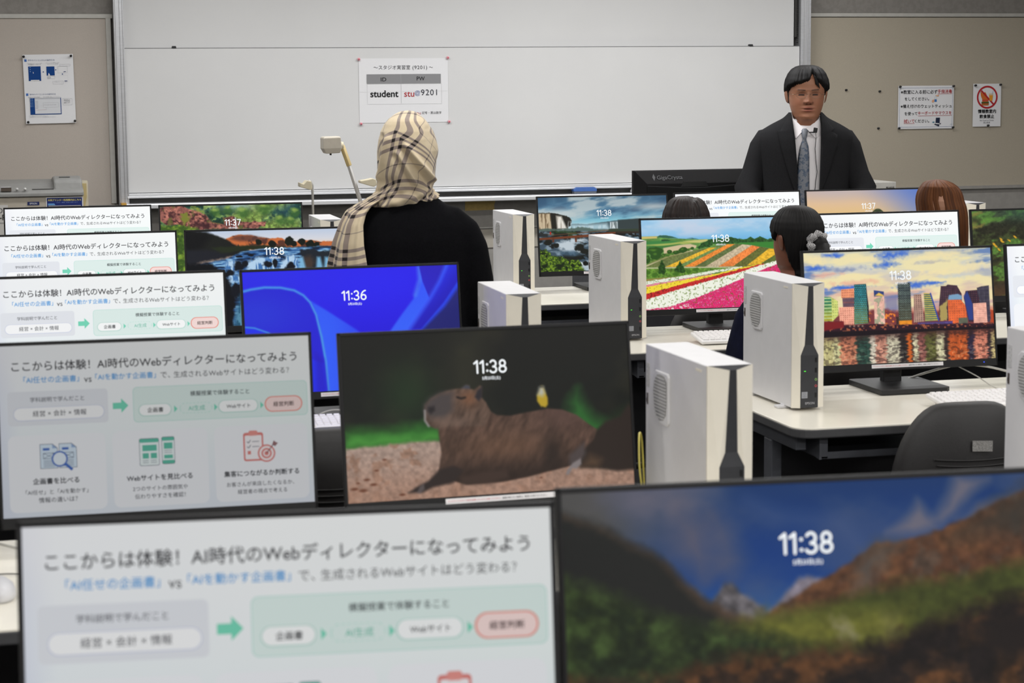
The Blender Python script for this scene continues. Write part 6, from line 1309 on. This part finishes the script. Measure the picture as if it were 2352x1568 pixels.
for s_ in (-1, 1): b.tube([(s_*.10, .0, .93), (s_*.105, .0, .5), (s_*.105, .02, .07)], [.105, .085, .075], 16)
b.loft([ell(0, 0, z, .18, .12, .12) for z in (.84, .95)]); b.build('trousers', m_suit, TE)
for s_ in (-1, 1):
    b = MB(); b.loft([[(s_*.105+.048*k*cos(a), -.06+.14*k*sin(a), z) for a in [2*pi*i/20 for i in range(20)]] for k, z in ((1, .0), (1, .03), (.85, .06), (.5, .09))]); b.build('shoe', mat('black_leather', (22, 21, 21), .35), TE)
# glasses: thin metal frames
b = MB(); b.T = TH; k = .247/.235
for s_ in (-1, 1):
    b.tube([((s_*.0325+.0235*cos(a)*(1 if abs(cos(a)) < .8 else 1))*k, (-.1035+.004*abs(cos(a)))*k, (.497+.068*sin(a))*.247) for a in [2*pi*i/28 for i in range(29)]], .0006, 5, cap=False)
    b.tube([(s_*.056*k, -.099*k, .505*.247), (s_*.077*k, -.082*k, .515*.247), (s_*.0845*k, -.01*k, .52*.247)], .0009, 5)
b.tube([(-.0095*k, -.1065*k, .505*.247), (0, -.112*k, .515*.247), (.0095*k, -.1065*k, .505*.247)], .0008, 5)
b.build('glasses', mat('thin_metal_frame', (120, 104, 88), .3, metal=.8), TE)
MIC = thing('lapel_microphone', (3.742, 8.95, 0), -.33, 'small black clip microphone with a thin cable on the teacher shirt collar', 'microphone')
b = MB(); b.box((.039, -.128, 1.368), (.0185, .016, .024), rot=Matrix.Rotation(.15, 3, 'Y')); b.box((.024, -.124, 1.358), (.03, .01, .006)); b.build('capsule', m_black, MIC, bevel=.003)
b = MB(); b.box((.030, -.127, 1.353), (.014, .006, .004)); b.build('clip', m_alub, MIC)
b = MB(); b.tube([(.041, -.126, 1.357), (.043, -.122, 1.33), (.039, -.120, 1.28), (.045, -.122, 1.21), (.050, -.124, 1.17), (.043, -.124, 1.12), (.039, -.124, 1.06), (.040, -.12, .98)], .0016, 6); b.build('cable', m_black, MIC)

# ---- tartan for the headscarf
def tartan():
    m = bpy.data.materials.new('tartan_cotton'); m.use_nodes = True; nt = m.node_tree; L = nt.links.new; bs = nt.nodes['Principled BSDF']
    uvn = N(nt, 'ShaderNodeUVMap'); sp = N(nt, 'ShaderNodeSeparateXYZ'); L(uvn.outputs[0], sp.inputs[0])
    def M(op, a, b_=None, c=None):
        n = N(nt, 'ShaderNodeMath', operation=op)
        for i, v in enumerate((a, b_, c)):
            if v is None: continue
            if isinstance(v, (int, float)): n.inputs[i].default_value = v
            else: L(v, n.inputs[i])
        return n.outputs[0]
    def bands(x):
        p = M('SUBTRACT', M('MODULO', M('ADD', x, 15.0), .15), .075)         # one repeat is 15 cm
        wide = None
        for o in (-.0235, 0, .0235):
            d = M('ABSOLUTE', M('SUBTRACT', p, o)); s_ = M('LESS_THAN', d, .0052); wide = s_ if wide is None else M('MAXIMUM', wide, s_)
        e = M('GREATER_THAN', M('ABSOLUTE', p), .0735)
        return wide, e
    wu, eu = bands(sp.outputs[0]); wv, ev = bands(sp.outputs[1])
    a = M('MAXIMUM', wu, M('MULTIPLY', eu, .8)); c = M('MAXIMUM', wv, M('MULTIPLY', ev, .8)); cross = M('MULTIPLY', a, c)
    nz = N(nt, 'ShaderNodeTexNoise'); nz.inputs['Scale'].default_value = 14
    base = N(nt, 'ShaderNodeValToRGB'); base.color_ramp.elements[0].color = rgba((206, 189, 158)); base.color_ramp.elements[1].color = rgba((220, 203, 173)); L(nz.outputs[0], base.inputs[0])
    m1 = N(nt, 'ShaderNodeMixRGB'); L(M('MULTIPLY', M('MAXIMUM', a, c), .82), m1.inputs[0]); L(base.outputs[0], m1.inputs[1]); m1.inputs[2].default_value = rgba((124, 110, 110))
    m2 = N(nt, 'ShaderNodeMixRGB'); L(cross, m2.inputs[0]); L(m1.outputs[0], m2.inputs[1]); m2.inputs[2].default_value = rgba((22, 14, 16)); L(m2.outputs[0], bs.inputs['Base Color'])
    bs.inputs['Roughness'].default_value = .9; bs.inputs['Sheen Weight'].default_value = .2
    wv_ = N(nt, 'ShaderNodeTexNoise'); wv_.inputs['Scale'].default_value = 700; bp = N(nt, 'ShaderNodeBump'); bp.inputs['Strength'].default_value = .25; bp.inputs['Distance'].default_value = .001; L(wv_.outputs[0], bp.inputs['Height']); L(bp.outputs[0], bs.inputs['Normal'])
    return m
# ---- woman in the headscarf, standing with her back to the camera
SK2 = (150, 106, 82)
b = MB(); add_head(b, Matrix.Translation((-.012, .02, 1.285)) @ Matrix.Rotation(pi, 4, 'Z'), .205, .82, SK2, -.3)
b.loft([ell(0, 0, z, w, f, k) for z, w, f, k in ((.72, .14, .09, .10), (.95, .14, .09, .09), (1.1, .15, .09, .09), (1.18, .13, .075, .08), (1.23, .06, .055, .055))], 0, SK2)
for s_ in (-1, 1):
    b.tube([(s_*.12, 0, 1.165), (s_*.175, .0, 1.06), (s_*.19, .02, .9), (s_*.17, .17, .82), (s_*.14, .25, .79)], [.04, .04, .036, .03, .024], 10, 0, SK2)
    add_hand(b, (s_*.14, .25, .79), (-s_*.2, 1, -.1), (0, .1, 1), -s_, SK2, .3)
    b.tube([(s_*.085, 0, .80), (s_*.085, .0, .45), (s_*.085, .0, .05)], [.075, .052, .038], 10, 0, SK2)
    b.loft([[(s_*.085+.042*k*cos(a), .05+.115*k*sin(a), z) for a in [2*pi*i/16 for i in range(16)]] for k, z in ((.95, 0), (1, .025), (.6, .06))], 0, (40, 36, 36))
WO = b.build('person', m_skin, None, (1.197, 5.95, 0), -.2); tag(WO, 'person seen from behind in a beige tartan headscarf and black knit top', 'person')
m_knit = mat('black_knit', (13, 13, 16), 1., var=.12, scale=160, bump=.5, bscale=420, spec=.1)
b = MB(); b.loft([ell(cx, .005, z, w, f, k, 40) for z, cx, w, f, k in ((.70, 0, .185, .12, .13), (.85, 0, .175, .115, .12), (.95, 0, .178, .115, .115), (1.05, 0, .186, .118, .11), (1.12, 0, .186, .112, .105), (1.165, 0, .178, .10, .095), (1.195, 0, .155, .088, .085), (1.215, 0, .125, .078, .075), (1.235, 0, .095, .07, .065), (1.255, 0, .07, .062, .06))])
for s_ in (-1, 1):
    b.tube([(s_*.06, 0, 1.185), (s_*.115, .0, 1.172), (s_*.153, .0, 1.135), (s_*.173, .0, 1.09), (s_*.190, .0, .99), (s_*.197, .01, .90), (s_*.19, .06, .84), (s_*.165, .17, .815)], [.045, .055, .06, .061, .061, .058, .056, .045], 16)
b.build('knit_top', m_knit, WO, remesh=.009)
b = MB(); b.loft([ell(0, 0, z, w, w*.75, w*.75, 32) for z, w in ((.06, .24), (.4, .21), (.7, .18), (.84, .15))]); b.build('skirt', mat('dark_skirt_cloth', (34, 34, 40), .9, var=.1), WO)
m_tar = tartan()
def seg_d(x, z, p, q):
    dx, dz = q[0]-p[0], q[1]-p[1]; t = max(0, min(1, ((x-p[0])*dx+(z-p[1])*dz)/(dx*dx+dz*dz))); ex, ez = x-p[0]-t*dx, z-p[1]-t*dz
    return sqrt(ex*ex+ez*ez), (dx*ez-dz*ex), t
L1, L2, L3, L4 = ((-.020, 1.418), (.072, 1.292)), ((-.041, 1.394), (.018, 1.285)), ((-.066, 1.445), (-.100, 1.300)), ((.066, 1.47), (.088, 1.36))
PR = [(254, 943, 3, .4), (256, 942, 16, .5), (262, 940.5, 27, .6), (272, 939.5, 40, .75), (285, 939, 51, .85), (301, 938.5, 59.5, .95), (319, 938.5, 65, 1), (334, 939, 68, 1), (346, 939.3, 69.5, 1), (360, 939, 69, 1), (373, 938.5, 68, 1), (387, 938, 67.5, .97), (400, 937.5, 67, .93), (412, 937, 66.5, .88), (421, 936.5, 65, .85), (430, 935.5, 63.5, .82), (437, 935, 66, .82), (443, 933, 72, .84), (449, 931, 78, .86), (455, 930, 81, .86), (461, 929, 80, .84), (465, 928, 74, .8), (467, 928, 62, .72)]
zs = [1.514-(p[0]-253)/750 for p in PR][::-1]; cs = [(p[1]-948)/750 for p in PR][::-1]; hs = [p[2]/750 for p in PR][::-1]; ds = [p[3] for p in PR][::-1]
rings, uv = [], []; n = 180; rn = random.Random(3)
Z = [zs[-1]-(zs[-1]-zs[0])*((i/125)**1.0) for i in range(126)]; Z[0] -= .0002
for z in Z:
    c, h, d = (np.interp(z, zs, a) for a in (cs, hs, ds)); r = []
    for i in range(n):
        a = 2*pi*i/n; s_, co = sin(a), cos(a)
        x, y = c+h*(abs(s_)**.9)*(1 if s_ >= 0 else -1), .012-(.105*d*min(1, h/.06) if co > 0 else .112*d*min(1, h/.06))*(abs(co)**.9)*(1 if co >= 0 else -1)
        zz = z
        if z < 1.262: zz = z+(.010*(x-c)/.1+.010*(1 if co < 0 else -co*.3))*smooth01((1.262-z)/.03)
        dd = 0; side = 0
        if co > -.2:
            for (p, q), am, sg in ((L1, .016, .009), (L2, .013, .008), (L3, .011, .009), (L4, .003, .008)):
                ds_, sd, t = seg_d(x, z, p, q); am2 = am*smooth01(min(t, 1-t)*8+.15)
                dd += am2*exp(-(ds_/sg)**2)-(am2*.7*exp(-((ds_-.015)/.008)**2) if sd < 0 else 0)
            dd -= .016*exp(-((x+.062)/.022)**2-((z-1.292)/.016)**2)
            dd += .005*exp(-((x+.085)/.02)**2-((z-1.283)/.01)**2)
        if z < 1.285: dd += .003*sin(13*a+120*z)*smooth01((1.285-z)/.02)+.005*sin(5*a-150*z)*smooth01((1.285-z)/.02)
        dd += .0016*sin(5*a+22*z)
        k = 1+dd/max(.03, sqrt((x-c)**2+y*y)); r.append((c+(x-c)*k, y*k, zz))
        # cloth coordinates: straight on the crown, turned where the cloth is pulled across to the right
        au = (a if a < pi else a-2*pi)*max(h, .006); U, V = au-.24*(z-1.5)+.070, z-1.43+.075+.30*au*au/.08
        dR = ((x-L1[0][0])*.126+(z-L1[0][1])*.092)/.156
        if co > -.5 and dR > 0: w_ = smooth01((1.49-z)/.05)*smooth01((co+.5)/.4); U, V = U-.55*dR*w_, V+.95*dR*w_
        if z < 1.27: U, V = U+.3*(1.27-z), V+.25*au*smooth01((1.27-z)/.03)
        uv.append((U+.0001, V))
    rings.append(r)
b = MB(); b.loft(rings, uv=uv); sc = b.build('headscarf', m_tar, WO)
# the loose end of the scarf over her left shoulder and down the back
RW = [(1.270, -.085, -.062, .052), (1.256, -.105, -.075, .062), (1.242, -.130, -.098, .070), (1.226, -.160, -.122, .080), (1.204, -.197, -.138, .092), (1.17, -.217, -.147, .108), (1.113, -.240, -.146, .122), (1.047, -.257, -.138, .130), (.95, -.266, -.130, .132), (.85, -.266, -.126, .130)]
zz_ = [r[0] for r in RW][::-1]; vs, uv = [], []; nz_, na = 60, 48
for i in range(nz_+1):
    z = 1.270-.42*i/nz_; l, rr_, bb = (np.interp(z, zz_, [q[k] for q in RW][::-1]) for k in (1, 2, 3))
    for j in range(na+1):
        p = pi*j/na*.95-.02; wv = .005*sin(11*p+5*z)*smooth01((1.24-z)/.06)+.003*sin(23*p+9*z)
        a_, b2 = rr_-l+wv, bb+wv; vs.append((rr_-a_*sin(p), -b2*cos(p)+.004, z+.02*(1-cos(p))*.3)); uv.append((.006+p*.075+.001*sin(9*z), z-1.155+.012*sin(2*p)))
b = MB(); b.add(vs, [(i*(na+1)+j, i*(na+1)+j+1, (i+1)*(na+1)+j+1, (i+1)*(na+1)+j) for i in range(nz_) for j in range(na)], 0, None, uv, True); b.build('scarf_end', m_tar, sc, solid=.004)

# ---- girl with a scrunchie, seated in the fourth row, face turned to the left
SK3 = (120, 74, 56)
b = MB(); TG = Matrix.Translation((-.009, .01, .986)) @ Matrix.Rotation(pi+.74, 4, 'Z'); add_head(b, TG, .198, .98, SK3, -.45)
b.loft([ell(.0, .01, z, w, f, k) for z, w, f, k in ((.46, .15, .11, .12), (.7, .15, .09, .10), (.85, .14, .08, .09), (.90, .10, .06, .07), (.935, .05, .05, .05))], 0, SK3)
for s_ in (-1, 1):
    b.tube([(s_*.13, 0, .87), (s_*.18, .03, .70), (s_*.17, .17, .715), (s_*.10, .30, .735)], [.038, .036, .03, .022], 10, 0, SK3); add_hand(b, (s_*.10, .30, .735), (-s_*.2, 1, -.02), (0, 0, 1), -s_, SK3, .15)
    b.tube([(s_*.08, .02, .52), (s_*.09, .36, .53), (s_*.09, .40, .28), (s_*.09, .38, .06)], [.075, .06, .05, .036], 12, 0, SK3)
    b.loft([[(s_*.09+.04*k*cos(a), .43+.11*k*sin(a), z) for a in [2*pi*i/16 for i in range(16)]] for k, z in ((.95, 0), (1, .025), (.6, .06))], 0, (36, 34, 36))
GI = b.build('person', m_skin, None, (2.470, 5.95, 0), -.38); tag(GI, 'seated person with black hair in a checked scrunchie, facing the flower field screen', 'person')
b = MB(); HG = m_hair('girl_black_hair', (10, 9, 10), (20, 18, 18), .6)
hair_shell(b, TG, .198, .98, [(-3.2, -.16), (-2.3, -.10), (-1.95, .15), (-1.7, .54), (-1.35, .58), (-1.15, .47), (-.9, .60), (-.5, .74), (0, .78), (.5, .74), (.9, .60), (1.15, .47), (1.35, .58), (1.7, .54), (1.95, .15), (2.3, -.10), (3.2, -.16)], .012, 0, .0015, -.3, 8)
bx = TG @ Vector((0, .112, .085)); b.ball(bx, (.026, .026, .03), n=18, m=12); b.tube([bx, bx+Vector((.01, -.02, -.05)), bx+Vector((.0, -.01, -.13))], [.028, .024, .006], 12)
b.build('hair', HG, GI)
rn = random.Random(5); b = MB(); c0 = TG @ Vector((0, .100, .09)); ax = (TG.to_3x3() @ Vector((0, 1, .1))).normalized(); u_ = ax.cross(Vector((0, 0, 1))).normalized(); v_ = ax.cross(u_); R = []
for i in range(49):
    a = 2*pi*i/48; rr_ = .021+.006*sin(7*a)+.003*sin(13*a+1); cen = c0+(u_*cos(a)+v_*sin(a))*.030+ax*.004*sin(5*a)
    R.append([cen+((u_*cos(a)+v_*sin(a))*cos(q)+ax*sin(q))*rr_*.62 for q in [2*pi*k/12 for k in range(12)]])
b.loft(R, cap=False); ck = bpy.data.materials.new('check_cloth'); ck.use_nodes = True; nt = ck.node_tree; tc = N(nt, 'ShaderNodeTexCoord'); cn = N(nt, 'ShaderNodeTexChecker'); cn.inputs['Scale'].default_value = 420; cn.inputs[1].default_value = rgba((24, 24, 26)); cn.inputs[2].default_value = rgba((206, 204, 204)); nt.links.new(tc.outputs['Object'], cn.inputs[0]); nt.links.new(cn.outputs[0], nt.nodes['Principled BSDF'].inputs['Base Color']); nt.nodes['Principled BSDF'].inputs['Roughness'].default_value = .9
b.build('scrunchie', ck, GI)
m_navy = mat('navy_cloth', (14, 17, 38), .95, var=.12, scale=60, spec=.15)
b = MB(); b.loft([ell(.0, .01, z, w, f, k, 40) for z, w, f, k in ((.45, .235, .17, .19), (.55, .236, .16, .17), (.65, .232, .15, .15), (.73, .222, .14, .14), (.82, .198, .12, .12), (.87, .178, .10, .10), (.905, .145, .08, .085), (.93, .09, .062, .065), (.95, .058, .055, .055))])
for s_ in (-1, 1): b.tube([(s_*.12, 0, .89), (s_*.152, .0, .83), (s_*.174, .0, .74), (s_*.192, .02, .665), (s_*.185, .13, .70), (s_*.14, .25, .735)], [.045, .055, .056, .056, .048, .036], 14)
b.build('cardigan', m_navy, GI, remesh=.012)
b = MB(); 
for s_ in (-1, 1): b.tube([(s_*.075, .0, .52), (s_*.09, .36, .535), (s_*.09, .41, .40), (s_*.09, .40, .16)], [.10, .085, .08, .07], 14)
b.build('skirt', m_navy, GI)

# ---- two more students seen from behind in the fifth row
def seated(loc, rot, zc, H, hw, cloth, label, top='sweater'):
    b = MB(); T = Matrix.Translation((0, .01, zc)) @ Matrix.Rotation(pi, 4, 'Z'); add_head(b, T, H, hw, (168, 124, 100), -.5)
    zb = zc-.05; b.loft([ell(0, .01, z, w, f, k) for z, w, f, k in ((.46, .15, .11, .12), (.66, .15, .09, .10), (zb-.10, .14, .08, .09), (zb-.04, .10, .06, .07), (zb, .05, .05, .05))], 0, (168, 124, 100))
    for s_ in (-1, 1):
        b.tube([(s_*.13, 0, zb-.08), (s_*.19, .03, .73), (s_*.17, .2, .73), (s_*.10, .30, .735)], [.038, .036, .03, .022], 10, 0, (168, 124, 100)); add_hand(b, (s_*.10, .30, .735), (-s_*.2, 1, -.02), (0, 0, 1), -s_, (168, 124, 100), .15)
        b.tube([(s_*.08, .02, .52), (s_*.09, .36, .53), (s_*.09, .40, .28), (s_*.09, .38, .06)], [.075, .06, .05, .036], 12, 0, (168, 124, 100))
        b.loft([[(s_*.09+.04*k*cos(a), .43+.11*k*sin(a), z) for a in [2*pi*i/16 for i in range(16)]] for k, z in ((.95, 0), (1, .025), (.6, .06))], 0, (36, 34, 36))
    o = b.build('person', m_skin, None, loc, rot); tag(o, label, 'person')
    b = MB(); b.loft([ell(0, .01, z, w, f, k, 40) for z, w, f, k in ((.45, .20, .15, .18), (.6, .205, .14, .15), (.72, .20, .12, .12), (zb-.09, .175, .10, .10), (zb-.045, .13, .08, .08), (zb-.015, .08, .062, .062), (zb+.01, .056, .056, .056))])
    for s_ in (-1, 1): b.tube([(s_*.11, 0, zb-.07), (s_*.16, .0, zb-.11), (s_*.195, .02, .75), (s_*.19, .12, .725), (s_*.14, .25, .735)], [.04, .052, .052, .046, .036], 14)
    b.build(top, cloth, o, remesh=.014)
    b = MB()
    for s_ in (-1, 1): b.tube([(s_*.075, .0, .52), (s_*.09, .36, .535), (s_*.09, .41, .40), (s_*.09, .40, .10)], [.10, .085, .075, .06], 14)
    b.build('trousers', mat('dark_trousers', (36, 38, 44), .9), o)
    return o, T
o, T = seated((2.610, 7.45, 0), -.34, .912, .216, 1.02, mat('dark_grey_sweater', (44, 44, 48), .95), 'person seen from behind with short dark brown hair, above the flower field screen')
b = MB(); hair_shell(b, T, .216, 1.02, [(-3.2, -.05), (-2.2, .0), (-1.7, .2), (-1.2, .5), (-.6, .66), (0, .7), (.6, .66), (1.2, .5), (1.7, .2), (2.2, .0), (3.2, -.05)], .021, 0, .0028, -.2, 12)
b.v = [v+Vector((0, 0, -.010*exp(-((v.x-.028)/.010)**2) if v.z > 1.08 and v.y < .05 else 0)) for v in b.v]
b.build('hair', m_hair('short_brown_hair', (18, 13, 12), (42, 31, 27), .55), o)
o, T = seated((3.716, 7.45, 0), -.46, .955, .216, .95, mat('cream_sweater', (150, 140, 128), .95), 'person seen from behind with long straight brown hair, below the right pin board')
QH = [(412, 2159, 3), (413.2, 2158.5, 14), (416, 2158, 24), (421, 2160, 33), (428, 2162.5, 40.5), (435, 2163.5, 46), (442, 2164, 49.5), (450, 2164.5, 51.8), (458, 2165, 53.2), (466, 2166.5, 54.5), (474, 2168.5, 55.5), (486, 2170.5, 56), (499, 2172.5, 55.8), (523, 2176.5, 53), (560, 2183, 46.5), (600, 2186, 42), (640, 2186, 36), (662, 2186, 20)]
zs = [1.193-(q[0]-411)/559 for q in QH][::-1]; cs = [(q[1]-2168)/559 for q in QH][::-1]; hs = [q[2]/559 for q in QH][::-1]
rn = np.random.RandomState(2); fq, ph, am = rn.randint(8, 60, 10), rn.rand(10)*6.28, .0022*(.4+rn.rand(10)); rings, uv = [], []; n = 150
for i in range(90):
    z = zs[-1]-(zs[-1]-zs[0])*(i/89)**1.25; c, h = np.interp(z, zs, cs), np.interp(z, zs, hs); r = []; low = smooth01((1.06-z)/.15)
    for j in range(n):
        a = 2*pi*(j+.5)/n+pi; s_, co = sin(a), cos(a); l = sum(A_*sin(f*a+p+2*z) for f, p, A_ in zip(fq, ph, am))*min(1, h/.05)*.55
        l -= .004*exp(-(((a-pi*2)-.62)/.06)**2)*min(1, h/.06)
        dp = min(1, h/.07); fr, bk = .098*dp, (.105*dp)*(1-low)+.02*low
        rr_ = 1+l/max(.02, h); r.append((c+h*rr_*(abs(s_)**.9)*(1 if s_ >= 0 else -1), .015-(fr*(1-.25*low) if co > 0 else bk)*rr_*(abs(co)**.9)*(1 if co >= 0 else -1), z)); uv.append((a/6.283, z*2))
    rings.append(r)
b = MB(); b.loft(rings, uv=uv); b.build('hair', m_hair('long_brown_hair', (62, 34, 20), (112, 68, 38), .55), o)
